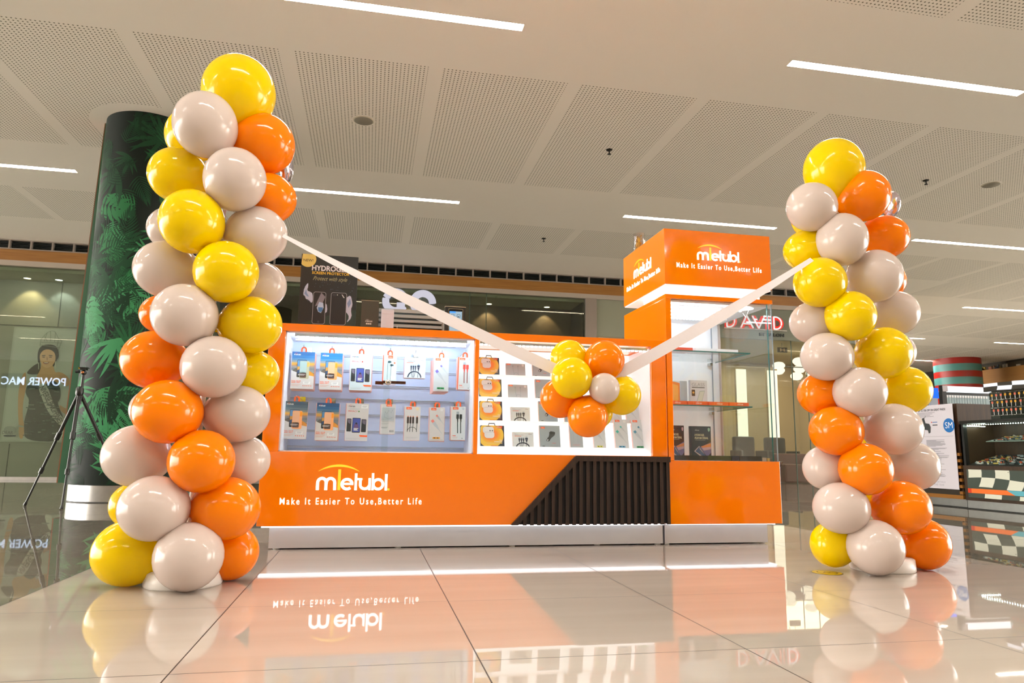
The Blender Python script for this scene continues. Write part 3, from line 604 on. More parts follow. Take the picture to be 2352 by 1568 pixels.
b.poly(soft([(-6.23, 2.373), (-6.157, 2.365), (-6.158, 2.346), (-6.231, 2.356)]), K('#2a1a12'), y-0.0144)
b.poly(soft([(-6.342, 2.329), (-6.286, 2.334), (-6.29, 2.318), (-6.335, 2.315)]), K('#1a120d'), y-0.0156)
b.poly(soft([(-6.223, 2.337), (-6.163, 2.336), (-6.17, 2.32), (-6.216, 2.321)]), K('#1a120d'), y-0.0168)
b.poly(soft([(-6.26, 2.332), (-6.246, 2.333), (-6.227, 2.261), (-6.261, 2.26)]), K('#a9754a'), y-0.0180)
b.poly(soft([(-6.324, 2.229), (-6.259, 2.22), (-6.189, 2.234), (-6.228, 2.19), (-6.284, 2.188)]), K('#8a3a2e'), y-0.0192)
b.poly(soft([(-6.305, 2.22), (-6.259, 2.216), (-6.206, 2.224), (-6.232, 2.206), (-6.279, 2.204)]), K('#e0d8cc'), y-0.0204)
b.poly(soft([(-6.393, 2.215), (-6.381, 2.216), (-6.366, 2.073), (-6.378, 2.073)]), K('#b7b7a8'), y-0.0216)
b.poly(soft([(-6.107, 2.242), (-6.08, 2.259), (-6.073, 2.132), (-6.083, 2.068)]), K('#b7b7a8'), y-0.0228)
b.poly(soft([(-6.853, 0.968), (-6.639, 0.973), (-6.628, 0.811), (-6.841, 0.808)]), K('#8d9089'), y-0.0240)
b.poly(soft([(-6.841, 0.803), (-6.627, 0.804), (-6.624, 0.773), (-6.837, 0.769)]), K('#24323a'), y-0.0252)
b.poly(soft([(-6.618, 0.996), (-6.507, 0.975), (-6.511, 0.952), (-6.617, 0.965)]), K('#9a9a8c'), y-0.0264)
b.stroke([(-6.393, 2.534), (-6.392, 2.663), (-6.343, 2.745)], .010, K('#77796e'), y-.03)
b.stroke([(-6.343, 2.745), (-6.293, 2.812), (-6.211, 2.851), (-6.151, 2.827)], .010, K('#77796e'), y-.03)
b.stroke([(-6.151, 2.827), (-6.097, 2.724), (-6.017, 2.647)], .010, K('#77796e'), y-.03)
b.stroke([(-6.017, 2.647), (-6.037, 2.566), (-6.063, 2.468)], .010, K('#77796e'), y-.03)
b.stroke([(-6.401, 2.614), (-6.013, 2.612)], .010, K('#77796e'), y-.03)
b.stroke([(-6.381, 2.559), (-6.054, 2.517)], .010, K('#77796e'), y-.03)
b.stroke([(-6.343, 2.745), (-6.275, 2.636)], .010, K('#77796e'), y-.03)
b.stroke([(-6.239, 2.847), (-6.217, 2.638)], .010, K('#77796e'), y-.03)
b.stroke([(-6.151, 2.827), (-6.144, 2.625)], .010, K('#77796e'), y-.03)
b.stroke([(-6.293, 2.812), (-6.332, 2.633)], .010, K('#77796e'), y-.03)
b.stroke([(-6.081, 2.709), (-6.093, 2.547)], .010, K('#77796e'), y-.03)
random.seed(4)
for k in range(70):
    a = random.uniform(-6.52, -5.98); q = random.uniform(.76, 1.78); b.rect(a, a+random.uniform(.03, .13), q, q+random.uniform(.008, .022), K(random.choice(('#4f5f56', '#77837a', '#11201a', '#3a4a42'))), y-.0335)
# sash lettering
b.frame((0, 0, 0)); d = Vector((-5.904--6.308, 0, 1.065-1.744)).normalized()
b.frame((-6.316, 0, 1.744), tuple(d), (0, 1, 0), (-d.z, 0, d.x)); b.text('NIVERSE PHILIPPINES', 0.02, -.02, K('#4a4a44'), w=.80, h=.105, y=y-.036, bold=.02); b.frame()
b.text('DEAR', -6.86, .82, K('#5b5d57'), w=.18, h=.06, y=y-.034)
b.obj('print', t)
# mall across the corridor (seen only as reflections) ------------------
B().box(-26, 30, -6.1, -6.0, 0, CZ, M('far_shop_wall', '#8f8470', .6)).obj('wall_front', kind='structure')
b = B().frame((-13.32, -5.9, 3.29), (-1, 0, 0), (0, -1, 0), (0, 0, 1)); b.text('POWER MAC', 0, 0, EM('power_letters', (.62, .72, 1.), 8.), w=2.55, h=.36, depth=.02, bold=.01)
t = thing('shop_sign', 'bluish glowing shop name, mirrored in the left shop glass', 'sign', (-14.3, -5.95, 3.29)); b.obj('lettering', t)
B().box(-15.9, -12.7, -6.0, -5.93, 3.15, 3.8, M('sign_board_dark', '#1a1a1c', .4)).obj('board', t)
# far right: distant shops, striped pillar -----------------------------
B().box(EX, 24.3, 30, 30.1, 0, CZ, M('far_wall_olive', '#6b6a52', .6, noise=.2, nscale=.6)).obj('wall_far', kind='structure')
TAN = wood('tan_laminate', '#c08b4e', '#c99658', (1, .3, 6), .4, 2.)
B().box(24.25, 24.4, 12, 30, 0, CZ, M('far_wall_dark', '#3a352a', .6)).obj('wall_right', kind='structure')
B().box(24.1, 24.25, 12, 26.0, 3.50, 4.13, TAN).obj('trim_6', kind='structure')
rnd = random.Random(3); b = B().box(24.16, 24.24, 12, 26.0, 4.13, 4.31, M('stock_shelf_dark', '#4a4232', .6))
for k in range(90):
    y = rnd.uniform(12.2, 25.8); b.box(24.12, 24.16, y, y+rnd.uniform(.05, .22), 4.14, 4.14+rnd.uniform(.05, .15), K(rnd.choice(('#8a7f4a', '#b39a3a', '#7f8a90', '#a86a4a', '#c7c2b4', '#5a5f6a'))))
tag(b.obj('overhead_stock'), 'jumbled merchandise on the ledge over the tan board, far right', 'merchandise', kind='stuff')
PXr, PYr, RRr = 22.2, 23.2, .80
t = thing('striped_pillar', 'thick round pillar with broad red and teal bands', 'pillar', (PXr, PYr, 0)); rd = M('band_red', '#9c1f18', .35); te = M('band_teal', '#4f8a86', .35); z = CZ
for k in range(14):
    h = .235 if k % 2 == 0 else .27; b_ = B().lathe([(RRr, max(0, z-h)), (RRr, z)], rd if k % 2 == 0 else te, (PXr, PYr, 0), 48); z -= h
    b_.obj('red_band' if k % 2 == 0 else 'teal_band', t)
# ------------------------------------------------------------------ kiosk
YF = 4.30
ACR = EM('acrylic_white', (1., .95, .92), 1.5); AMB = EM('acrylic_amber', (1., .50, .03), 1.0)
SIDE_W = M('acrylic_edge', '#cfd0da', .3)
def logo(b, W, solid=True, ink=None, acc=None, y=0., part=None):
    """brand mark: small m, tall amber bar, e t u b l and an arc above; drawn in a frame, width W"""
    k = W/623.; ink = ink or ACR; acc = acc or AMB; d = (y, y-.003) if solid else (y, None)
    def X(p): return [((a-603)*k, (386-c)*k) for a, c in p]
    def st(p, w_, mt=None):
        if part and (part == 'accent') != (mt is acc): return
        b.stroke(X(p), w_*k, mt or ink, d[0], d[1])
    def ar(cx, cy, r, a0, a1, n=12, rz=None): return [(cx+r*math.cos(math.radians(a)), cy-(rz or r)*math.sin(math.radians(a))) for a in [a0+(a1-a0)*i/n for i in range(n+1)]]
    st([(616, 386), (616, 330)]+ar(651, 322, 35, 180, 0)+[(686, 386)], 25); st([(688, 330)]+ar(723, 322, 35, 180, 0)+[(760, 386)], 25)
    st([(795, 386), (795, 210)], 24, acc)
    st([(824, 333), (908, 333)], 17); st([(908, 333)]+ar(862, 335, 43, 0, 312, 22, 41), 24)
    st([(936, 386), (936, 243)], 21); st([(936, 292), (990, 292)], 17)
    st([(974, 292), (974, 335)]+ar(1012, 340, 38, 180, 330, 10, 34)+[(1052, 345)], 23); st([(1053, 283), (1053, 386)], 20)
    st([(1080, 240), (1080, 386)], 20); st(ar(1126, 335, 41, 0, 360, 24), 23)
    st([(1194, 247), (1194, 388)], 22)
    st([(1208, 379), (1226, 379)], 18, acc)
    n = 16; L = ar(790, 500, 325, 122, 58, n, 322); W_ = [3+17*math.sin(PI*i/n) for i in range(n+1)]
    if part != 'letters': b.stroke(X(L), [q*k for q in W_], acc, d[0], d[1])
def logo_sign(name, parent, W, fr):
    b = B().frame(*fr); logo(b, W, part='letters'); o = b.obj(name, parent); b = B().frame(*fr); logo(b, W, part='accent'); tag(b.obj('amber_arc', o), 'glowing amber bar, dot and arc')
SLOG = 'Make It Easier To Use,Better Life'
K1 = thing('display_counter', 'low orange display counter with two lit showcases and dark slatted corner', 'counter', (.643, 4.5, 0))
ZB, ZT = .142, 1.313
b = B().box(-.541, 1.884, 4.40, 4.72, .009, ZB, PLS); b.obj('plinth', K1)
b = B()
for x in (-.50, .2, .9, 1.45, 1.86): b.lathe([(.018, 0), (.02, .004), (.012, .010)], M('foot_white', '#c9c5bd', .5), (x, 4.43, 0), 12)
b.obj('levelling_feet', K1)
B().box(-.601, 1.886, YF, 4.78, ZB, .562, ORANGE).obj('lower_panel', K1, bevel=.003)
b = B().box(-.58, 1.87, 4.34, 4.395, ZB-.012, ZB-.001, EM('under_glow', (.93, .96, 1.), 1.15)); b.obj('underglow_strip', K1)
b = B().box(-.601, -.508, YF, 4.78, .562, 1.268, ORANGE).box(.625, .650, YF, 4.74, .562, 1.268, ORANGE).box(1.785, 1.886, YF, 4.78, .562, 1.268, ORANGE)
b.box(-.601, 1.886, YF, 4.78, 1.268, ZT, ORANGE); b.obj('frame', K1, bevel=.002)
SLW = M('slat_white', '#d6e2fc', .35); ALU = M('slat_alu', '#dfe6ee', .25, metal=.5)
b = B().box(-.508, .625, 4.70, 4.72, .562, 1.268, SLW)
for z in (.593, .693, .798, .897, .989, 1.085, 1.183):
    b.box(-.508, .625, 4.694, 4.70, z-.006, z-.004, ALU).box(-.508, .625, 4.694, 4.70, z+.005, z+.007, ALU).box(-.508, .625, 4.698, 4.70, z-.004, z+.005, M('groove', '#c3cadb', .3))
b.obj('slat_panel', K1)
WCS = M('case_white', '#f1f1f8', .4)
B().box(-.508, -.502, 4.32, 4.70, .562, 1.268, WCS).box(.619, .625, 4.32, 4.70, .562, 1.268, WCS).box(-.508, .625, 4.32, 4.70, .562, .568, WCS).box(-.508, .625, 4.32, 4.70, 1.262, 1.268, WCS).obj('case_lining', K1)
LED = EM('case_led', (.72, .86, 1.), CASE_E)
b = B().box(-.46, .58, 4.345, 4.36, 1.246, 1.262, ALU).box(-.46, .58, 4.40, 4.43, 1.228, 1.236, ALU).box(-.44, .56, 4.50, 4.515, 1.256, 1.261, ALU); b.obj('light_rail', K1)
b = B()
for i in range(38): x = -.45+i*.0272; b.box(x, x+.018, 4.362, 4.374, 1.240, 1.247, LED)
for i in range(38): x = -.45+i*.0272; b.box(x, x+.012, 4.50, 4.51, 1.250, 1.2555, LED)
b.obj('led_strip', K1)
# right case: illuminated acrylic steps
LX0, LX1 = .650, 1.785; b = B().box(LX0, LX1, 4.33, 4.74, .562, .580, LIGHTBOX)
b.box(LX0, LX1, 4.50, 4.74, .580, .762, LIGHTBOX).box(LX0, LX1, 4.56, 4.74, .762, .918, LIGHTBOX).box(LX0, LX1, 4.62, 4.74, .918, 1.071, LIGHTBOX).box(LX0, LX1, 4.70, 4.74, 1.071, 1.262, LIGHTBOX)
b.obj('light_steps', K1); b = B()
for i in range(41): x = .665+i*.0272; b.box(x, x+.016, 4.352, 4.362, 1.240, 1.247, EM('case_fill_led', (.96, .98, 1.), 14.))  # LED row added to light the box fronts from above
b.obj('led_strip', K1)
b = B()
for z, y in ((.603, 4.42), (.768, 4.49), (.924, 4.55), (1.077, 4.61)): b.box(LX0+.002, LX1-.002, y-.0, y+.075, z-.006, z-.001, M('step_lip', '#f3ecec', .2, emit='#ffffff', es=.35)).box(LX0+.002, LX1-.002, y-.003, y, z-.006, z+.008, M('step_lip', '#f3ecec'))
b.obj('step_ledges', K1)
B().box(LX0, LX0+.004, 4.32, 4.74, .58, 1.26, WCS).box(LX1-.004, LX1, 4.32, 4.74, .58, 1.26, WCS).box(LX0+.01, LX1-.01, 4.335, 4.35, 1.246, 1.262, ALU).obj('case_side_lining', K1)
# sliding glass
for x0, x1, y in ((-.503, .112, 4.318), (.075, .622, 4.326), (.652, 1.24, 4.318), (1.20, 1.783, 4.326)):
    g = B().box(x0, x1, y, y+.005, .566, 1.262, GLASS).obj('sliding_glass', K1)
lk = B(); yl = 4.305; BR = M('lock_bronze', '#6d4334', .25, metal=.85)
lk.box(.024, .072, yl, yl+.008, .966, .986, BR).box(.066, .205, yl+.002, yl+.007, .973, .990, BR)
for i in range(12): lk.box(.125+i*.006, .128+i*.006, yl, yl+.002, .976, .987, M('lock_teeth', '#3f2a22', .4, metal=.6))
lk.frame((.100, yl, .980), (1, 0, 0), (0, 0, 1), (0, -1, 0)).lathe([(.0001, .02), (.014, .02), (.018, .016), (.018, 0)], CHROME, (0, 0, 0), 20).frame().rect(.0985, .1015, .976, .984, BLACK, yl-.0205)
tag(lk.obj('showcase_lock'), 'bronze ratchet lock clamped on the showcase glass', 'lock')
# brand lettering on the base
logo_sign('logo_sign', K1, .42, ((-.287, YF, .344),))
b = B(); b.text(SLOG, -.482, .2565, ACR, w=.805, h=.044, y=YF, depth=.003, bold=.004, sp=1.4); b.obj('slogan_lettering', K1)
# slatted corner
SLAT = wood('dark_wenge', '#1b120e', '#3b2a22', (14, 14, .6), .45, 6.); GAPM = M('slat_gap', '#0c0b0a', .7)
XR = 1.889; x00, x01 = .864, 1.271
b = B().prism([(x00+.03, ZB+.002), (XR-.002, ZB+.002), (XR-.002, .55), (x01, .55)], YF-.004, YF, GAPM)
def zt(x): return ZB+(x-x00)/(x01-x00)*(.557-ZB)
k = 0
x = XR-.022
while x > x00+.045:
    z1 = min(.530, zt(x)-.028); z2 = min(.530, zt(x+.022)-.028)
    if z2 > ZB+.01: b.prism([(x, ZB-.003), (x+.022, ZB-.003), (x+.022, z2), (x, max(z1, ZB+.002))], YF-.018, YF-.004, SLAT)
    x -= .0443
b.obj('slat_cladding', K1)
b = B().prism([(x00, ZB), (x00+.04, ZB), (x01+.012, .526), (XR+.004, .526), (XR+.004, .558), (x01, .558)], YF-.026, YF, SLAT); b.obj('slat_border', K1, bevel=.001)
# ------------------------------------------------------------------ tower
TX0, TX1, TY1 = 1.893, 2.677, 5.08
K2 = thing('display_tower', 'tall orange kiosk tower with glass cabinet and overhanging lit sign box', 'display case', (2.285, 4.7, 0))
b = B().box(TX0+.005, 2.625, 4.40, 4.98, .009, .138, PLS)
b.obj('plinth', K2); b = B()
for x in (1.92, 2.60): b.lathe([(.018, 0), (.02, .004), (.012, .010)], M('foot_white', '#c9c5bd'), (x, 4.43, 0), 12)
b.obj('levelling_feet', K2)
B().box(TX0, TX1, YF, TY1, .138, .536, ORANGE).obj('lower_panel', K2, bevel=.003)
B().box(TX0+.01, 2.64, 4.34, 4.395, .130, .137, EM('under_glow', (.93, .96, 1.), 1.15)).box(2.645, 2.66, 4.36, 5.0, .126, .137, EM('under_glow', (.93, .96, 1.), 1.15)).obj('underglow_strip', K2)
B().box(TX0, TX0+.012, YF+.02, TY1, .536, 1.602, ORANGE).box(TX0, 1.931, YF, YF+.02, .536, 1.602, ORANGE).box(TX0, TX1, YF, TY1, 1.602, 1.63, ORANGE).obj('frame', K2, bevel=.0015)
TW = M('tower_white', '#eceff6', .4)
B().box(TX0+.012, 2.645, 5.03, 5.05, .536, 1.60, TW).box(TX0+.012, TX0+.018, 4.33, 5.03, .536, 1.60, TW).box(TX0+.012, 2.66, 4.33, 5.03, 1.585, 1.60, TW).obj('cabinet_lining', K2)
B().box(2.585, 2.59, 5.018, 5.03, .54, 1.585, M('door_gap', '#8f98a4', .4)).box(2.645, 2.652, 5.0, 5.05, .536, 1.60, M('door_edge', '#b9aaa0', .5)).obj('sliding_door_edge', K2)
b = B().box(1.931, 2.636, 4.306, 4.314, .538, 1.600, GLASS).box(2.636, 2.639, 4.305, 4.315, .538, 1.600, GEDGE); b.obj('front_glass', K2)
b = B().box(2.668, 2.674, 4.312, 5.05, .536, 1.600, GLASS).box(2.667, 2.6745, 4.309, 4.312, .536, 1.600, M('edge_pale', '#93a3ad', .2)); b.obj('side_glass', K2)
for z, nm in ((1.281, 'upper'), (.905, 'lower')):
    B().box(1.915, 2.61, 4.50, 5.02, z, z+.006, GLASS).box(1.915, 2.61, 4.497, 4.50, z-.001, z+.007, GEDGE).box(2.61, 2.612, 4.50, 5.02, z-.001, z+.007, GEDGE).obj('glass_shelf', K2)
b = B()
for x in (1.95, 2.55):
    for z in (1.275, .899): b.box(x, x+.02, 4.98, 5.03, z-.02, z, CHROME)
b.obj('shelf_brackets', K2)
b = B(); TL = EM('tower_led_and_reflections', (.93, .96, 1.), 20.)
for j, y in enumerate((4.36, 4.48, 4.60, 4.72, 4.84)):  # one strip; the other glowing rows stand in for its glass reflections
    for i in range(23): x = 1.96+i*.026; b.box(x, x+.012, y, y+.012, 1.578, 1.585, TL)
b.obj('led_strip', K2)
B().lathe([(.0001, 1.584), (.045, 1.584), (.05, 1.586)], M('downlight_lens', '#ffffff', .3, emit='#ffffff', es=3), (2.55, 4.42, 0), 20).obj('round_lamp', K2)
b = B().box(1.955, 2.615, YF+.055, TY1-.25, 1.63, 1.695, EM('neck_glow', (1., .94, .92), 1.35)); b.obj('lit_neck', K2)
b = B().box(TX0, TX1, YF, TY1, 1.700, 2.083, ORANGE); sg = b.obj('sign_box', K2, bevel=.002)
B().box(TX0+.006, TX1-.006, YF+.006, TY1-.006, 1.692, 1.6995, M('underside_white', '#efe6e8', .5, emit='#fff4f2', es=.35)).obj('sign_underside', K2)
logo_sign('logo_sign', K2, .322, ((2.128, YF, 1.880),)); l = B().frame((2.128, YF, 1.880)); l.text(SLOG, -.149, -.068, ACR, w=.625, h=.040, depth=.003, bold=.004, sp=1.4); l.obj('slogan_lettering', K2)
logo_sign('logo_sign', K2, .345, ((TX0, 4.862, 1.868), (0, -1, 0), (1, 0, 0), (0, 0, 1))); l = B().frame((TX0, 4.862, 1.868), (0, -1, 0), (1, 0, 0), (0, 0, 1)); l.text(SLOG, -.145, -.073, ACR, w=.63, h=.040, depth=.003, bold=.004, sp=1.4); l.obj('slogan_lettering', K2)
b = B().tube([(2.69, 4.36, .535), (2.735, 4.36, .535), (2.70, 4.36, .47), (2.69, 4.36, .47)], .003, CHROME).box(2.677, 2.69, 4.33, 4.39, .46, .54, BLACK); b.obj('side_bracket', K2)
b = B().frame((0, 0, 0)); b.box(2.50, 2.55, 4.70, 4.705, 1.555, 1.583, K('#c9c4c4')).tube([(2.585, 4.45, 1.585), (2.59, 4.5, 1.54), (2.60, 4.56, 1.585)], .003, K('#d9d9d9')); b.obj('socket_tag', K2)
# trophy on the sign
t = thing('trophy', 'clear cylinder with a golden crumpled ornament on top of the sign box', 'ornament', (1.945, 4.88, 2.083)); GOLD = M('gold_foil', '#e6b430', .3, metal=.35, noise=.3, nscale=60)
B().lathe([(.043, 0), (.043, .142), (.040, .142), (.040, .002), (.0001, .002)], glass('vase_glass', (.93, .93, .92), 1.5, 2.2), (1.945, 4.88, 2.083), 28).obj('glass_cylinder', t)
b = B(); rnd = random.Random(5)
for i in range(46):
    z = .01+.115*(i/46); r = .024*(1-.35*i/46)+.004; a = rnd.uniform(0, 2*PI); cx, cy = 1.945+r*math.cos(a)*.8, 4.88+r*math.sin(a)*.8; q = rnd.uniform(.006, .013)
    vs = [(cx+rnd.uniform(-q, q), cy+rnd.uniform(-q, q), 2.083+z+rnd.uniform(0, 1.6*q)) for _ in range(5)]
    b.add(vs, [(0, 1, 2), (0, 2, 3), (0, 3, 4), (1, 2, 3), (2, 3, 4), (0, 1, 4)], GOLD, False)
b.lathe([(.018, 0), (.012, .05), (.008, .105), (.0001, .125)], GOLD, (1.945, 4.88, 2.085), 8, False); b.obj('gold_ornament', t)
# ------------------------------------------------------------------ packages
GREYB = K('#aab4bc'); PINKE = M('box_edge_pink', '#e9b9b4', .5); PAPER = K('#d9d4d2'); ORB = K('#f0591f'); INK = K('#20252b')
def brand(b, x, z, w, ink, acc=None):
    logo(b, w, False, K(ink), K(acc or '#e0503a'), -.0009)
    return
def small_logo(b, x, z, w, ink='#ffffff', acc='#e0503a'):
    o, = (b.o.copy(),); b.o = b.P((x, 0, z)); logo(b, w, False, K(ink), K(acc), -.0012); b.o = o
def otag(b, x, z, w, h): b.rect(x, x+w, z, z+h, ORB, -.0008); o = b.o.copy(); b.o = b.P((x+w*.14, 0, z+h*.22)); logo(b, w*.7, False, K('#ffd9c4'), K('#ffd9c4'), -.0014); b.o = o
def lines(b, x0, x1, z, n, col, dz, hh, y=-.0008):
    for i in range(n): b.rect(x0, x1-(x1-x0)*((i*37) % 5)*.07, z-i*dz, z-i*dz+hh, K(col), y)
def usb_cable(b, w, h, x, z, ang, L_, wd, tip, body='#b9bfc6'):
    """plug with tapered sleeve pointing up left, cable leaving down right"""
    d = (math.cos(ang), math.sin(ang)); P_ = lambda t, s_=0: (x+d[0]*t-d[1]*s_, z+d[1]*t+d[0]*s_)
    b.poly([P_(0, wd*.42), P_(L_*.22, wd*.42), P_(L_*.22, -wd*.42), P_(0, -wd*.42)], K(tip), -.0009)
    b.poly([P_(L_*.20, wd*.5), P_(L_*.48, wd*.46), P_(L_*.85, wd*.12), P_(L_*.85, -wd*.12), P_(L_*.48, -wd*.46), P_(L_*.20, -wd*.5)], K(body), -.0010)
    b.stroke([P_(L_*.84), P_(L_*1.2)], wd*.2, K(body), -.0009)
def face(b, st, w, h):
    """printed front of a package; frame: x right, z up, origin lower left, printing at negative y"""
    y = -.0004
    if st.startswith('sunset'):
        dark = st in ('sunset3', 'sunset4'); sky = (['#1b5f96', '#2a6ea3', '#4c7fa4', '#7c8f9c'] if not dark else ['#2d4f66', '#3a5c72', '#55707f', '#7c8482'])
        if st in ('sunset2', 'sunset4'): sky = ['#0f6eb4', '#1a78b8', '#4d87b0', '#8f97a0'] if not dark else ['#0c4a78', '#175a86', '#3f6c8c', '#7d8280']
        bands = sky+['#c9a064', '#e2a13c', '#b88a62', '#8b8784', '#6f7580', '#7f8488', '#a39a90']
        zt_ = h; 
        hs = [.10, .07, .06, .05, .035, .04, .035, .05, .05, .06, .10]
        for c_, q in zip(bands, hs): b.rect(0, w, zt_-h*q, zt_, K(c_), y); zt_ -= h*q
        b.poly([(0, h*.47), (w*.18, h*.56), (w*.35, h*.50), (w*.5, h*.60), (w*.75, h*.50), (w, h*.42), (w, h*.33), (0, h*.33)], K('#5c5550'), y*1.5)
        b.poly([(w*.45, h*.60), (w*.6, h*.56), (w*.92, h*.44), (w, h*.40), (w, h*.34), (w*.5, h*.36)], K('#d58a2c'), y*2)
        b.poly([(0, h*.50)]+[(w*t_, h*(.50-.16*t_**.7)) for t_ in (.1, .2, .35, .5, .7, 1.)]+[(w, 0), (0, 0)], PAPER, y*2.5)
        px0, px1, pz0, pz1 = w*.24, w*.66, h*.31, h*.78
        b.rr(px0, px1, pz0, pz1, w*.04, INK, y*3).rr(px0+w*.015, px1-w*.015, h*.45, pz1-h*.012, w*.03, K('#4f83ad'), y*3.5); b.poly([(px0+w*.015, h*.60), (px1-w*.015, h*.60), (px1-w*.015, h*.52), (px0+w*.015, h*.48)], K('#c98f42'), y*4)
        b.poly([(px0+w*.015, h*.50), (px0+w*.2, h*.54), (px1-w*.015, h*.49), (px1-w*.015, h*.42), (px0+w*.015, h*.42)], K('#28466a'), y*4.2)
        b.rr(w*.36, w*.78, h*.27, h*.75, w*.05, K('#ffab6d' if st != 'sunset' else '#b7b79c'), y*4.6).rr(w*.375, w*.66, h*.42, h*.735, w*.04, K('#f0b48c' if st != 'sunset' else '#a9c2c0'), y*5).rr(w*.375, w*.66, h*.30, h*.44, w*.04, K('#54403f'), y*5)
        b.poly([(w*.68, h*.72), (w*.77, h*.72), (w*.77, h*.60), (w*.68, h*.60)], K('#ff9a16' if st != 'sunset' else '#d8a850'), y*5.2)
        lines(b, w*.30, w*.62, h*.385, 2, '#d9d9d9', h*.022, h*.010, -.0024)
        small_logo(b, w*.08, h*.905, w*.30)
        b.text('FULL GLUE', w*.04, h*.195, ORB, w=w*.40, h=h*.028, y=-.0014, bold=.03).text('REAL HD+', w*.04, h*.155, ORB, w=w*.38, h=h*.028, y=-.0014, bold=.03)
        lines(b, w*.04, w*.44, h*.115, 3, '#e0a58c', h*.02, h*.006, -.0014); b.rect(w*.55, w*.85, h*.13, h*.20, K('#ecebea'), -.0014); lines(b, w*.60, w*.8, h*.18, 2, '#8d8f92', h*.025, h*.008, -.0018)
        for i in range(5): b.disc(w*(.55+.085*i), h*.085, w*.022, ORB, -.0014, n=8)
    elif st.startswith('privacy'):
        b.rect(0, w, 0, h, K('#cbd6da' if st == 'privacy' else '#d2cdcd'), y); small_logo(b, w*.08, h*.90, w*.30, '#3c4650'); b.rect(w*.66, w*.96, h*.875, h*.96, K('#eeecec'), y*2); lines(b, w*.70, w*.92, h*.93, 2, '#9a9da0', h*.03, h*.01, -.0014)
        b.text('TEMPERED', w*.08, h*.825, K('#a9b6bb'), w=w*.52, h=h*.042, y=-.001).text('PRIVACY', w*.08, h*.765, K('#d8584a'), w=w*.42, h=h*.042, y=-.001, bold=.01); b.disc(w*.56, h*.785, w*.035, K('#c0392b' if st == 'privacy' else '#5d8a3c'), -.001, n=12)
        for x0, x1, z0, z1, c_ in ((.05, .25, .24, .585, '#3c3a44'), (.70, .92, .235, .58, '#3c3a44')):
            b.rr(w*x0, w*x1, h*z0, h*z1, w*.03, INK, y*2).poly([(w*(x0+.02), h*(z1-.02)), (w*(x1-.02), h*(z1-.02)), (w*(x1-.04), h*(z0+.2)), (w*(x0+.05), h*(z0+.24))], K('#6d6476'), y*3)
        b.rr(w*.29, w*.66, h*.215, h*.61, w*.04, INK, y*2).rr(w*.31, w*.64, h*.235, h*.595, w*.03, K('#3f4f9e'), y*3).poly([(w*.36, h*.34), (w*.40, h*.44), (w*.475, h*.50), (w*.55, h*.44), (w*.60, h*.33)], K('#6a4a78'), y*4).disc(w*.475, h*.46, w*.045, K('#1a1826'), y*5, n=12)
        lines(b, w*.37, w*.58, h*.325, 4, '#e6e0d8', h*.018, h*.012, y*5)
        b.poly([(w*.62, h*.155), (w*.995, h*.150), (w*.995, h*.108), (w*.68, h*.110)], ORB, -.001); lines(b, w*.05, w*.6, h*.06, 2, '#a9a9a9', h*.022, h*.005, -.001)
    elif st == 'earphone':
        b.rect(0, w, 0, h, K('#cfd9dc'), y).rect(0, w*.06, 0, h, ORB, y*2); otag(b, w*.36, h*.89, w*.36, h*.10)
        for x, z in ((.45, .77), (.62, .66)): b.disc(w*x, h*z, w*.09, K('#2e4a50'), -.001, n=12).disc(w*(x+.1), h*z, w*.07, K('#47666b'), -.001, n=12)
        b.stroke([(w*.36, h*.78), (w*.34, h*.05)], w*.025, K('#47666b'), -.001).stroke([(w*.60, h*.64), (w*.58, h*.14)], w*.025, K('#47666b'), -.001); b.disc(w*.85, h*.74, w*.07, ORB, -.001, n=12); b.disc(w*.85, h*.84, w*.07, K('#b3c3c8'), -.001, n=12); b.rect(w*.6, w*.92, h*.17, h*.28, K('#f2e3db'), -.001)
    elif st == 'multicable':
        b.rect(0, w, 0, h, K('#d3dbe0'), y); b.text('MC.1-A', w*.10, h*.86, INK, w=w*.14, h=h*.04, y=-.001).text('CHARGING CABLE', w*.10, h*.80, INK, w=w*.42, h=h*.035, y=-.001); b.rect(w*.10, w*.42, h*.73, h*.76, K('#dd6a4c'), -.001); small_logo(b, w*.76, h*.85, w*.16, '#7a838b')
        nv = K('#1d2c44')
        for x in (.32, .42, .52): b.rect(w*(x-.04), w*(x+.04), h*.52, h*.60, nv, -.001).rect(w*(x-.03), w*(x+.03), h*.61, h*.66, K('#9fb0bd'), -.001).poly([(w*(x-.035), h*.515), (w*(x+.035), h*.515), (w*(x+.015), h*.36), (w*(x-.015), h*.36)], nv, -.001).stroke([(w*x, h*.37), (w*(.42+(x-.42)*.4), h*.03)], w*.02, nv, -.001)
        b.rect(w*.60, w*.73, h*.53, h*.63, nv, -.001).rect(w*.62, w*.71, h*.635, h*.70, K('#9fb0bd'), -.001).poly([(w*.61, h*.52), (w*.72, h*.52), (w*.68, h*.36), (w*.65, h*.36)], nv, -.001).stroke([(w*.665, h*.37), (w*.64, h*.03)], w*.02, nv, -.001)
        b.stroke(arc(w*.48, h*.02, w*.31, 178, 2, 14, h*.30), w*.055, nv, -.0013)
    elif st.startswith('usb') and st not in ('usbred', 'usbblack'):
        c_ = {'usbwhite': ('#7a6ac0', '#1f9a58'), 'usbpink': ('#e77a6e', '#f0a52c'), 'usbyellow': ('#cfd24a', '#dfe25a'), 'usbblue': ('#43b8b0', '#55aede'), 'usbgreen': ('#3f7f9a', '#1f9a58')}[st]
        b.rect(0, w, 0, h, K('#ccd0d4' if st != 'usbpink' else '#d3cecd'), y); otag(b, w*.10, h*.91, w*.34, h*.07); b.disc(w*.80, h*.93, w*.10, K('#dfdddd'), -.001, n=14)
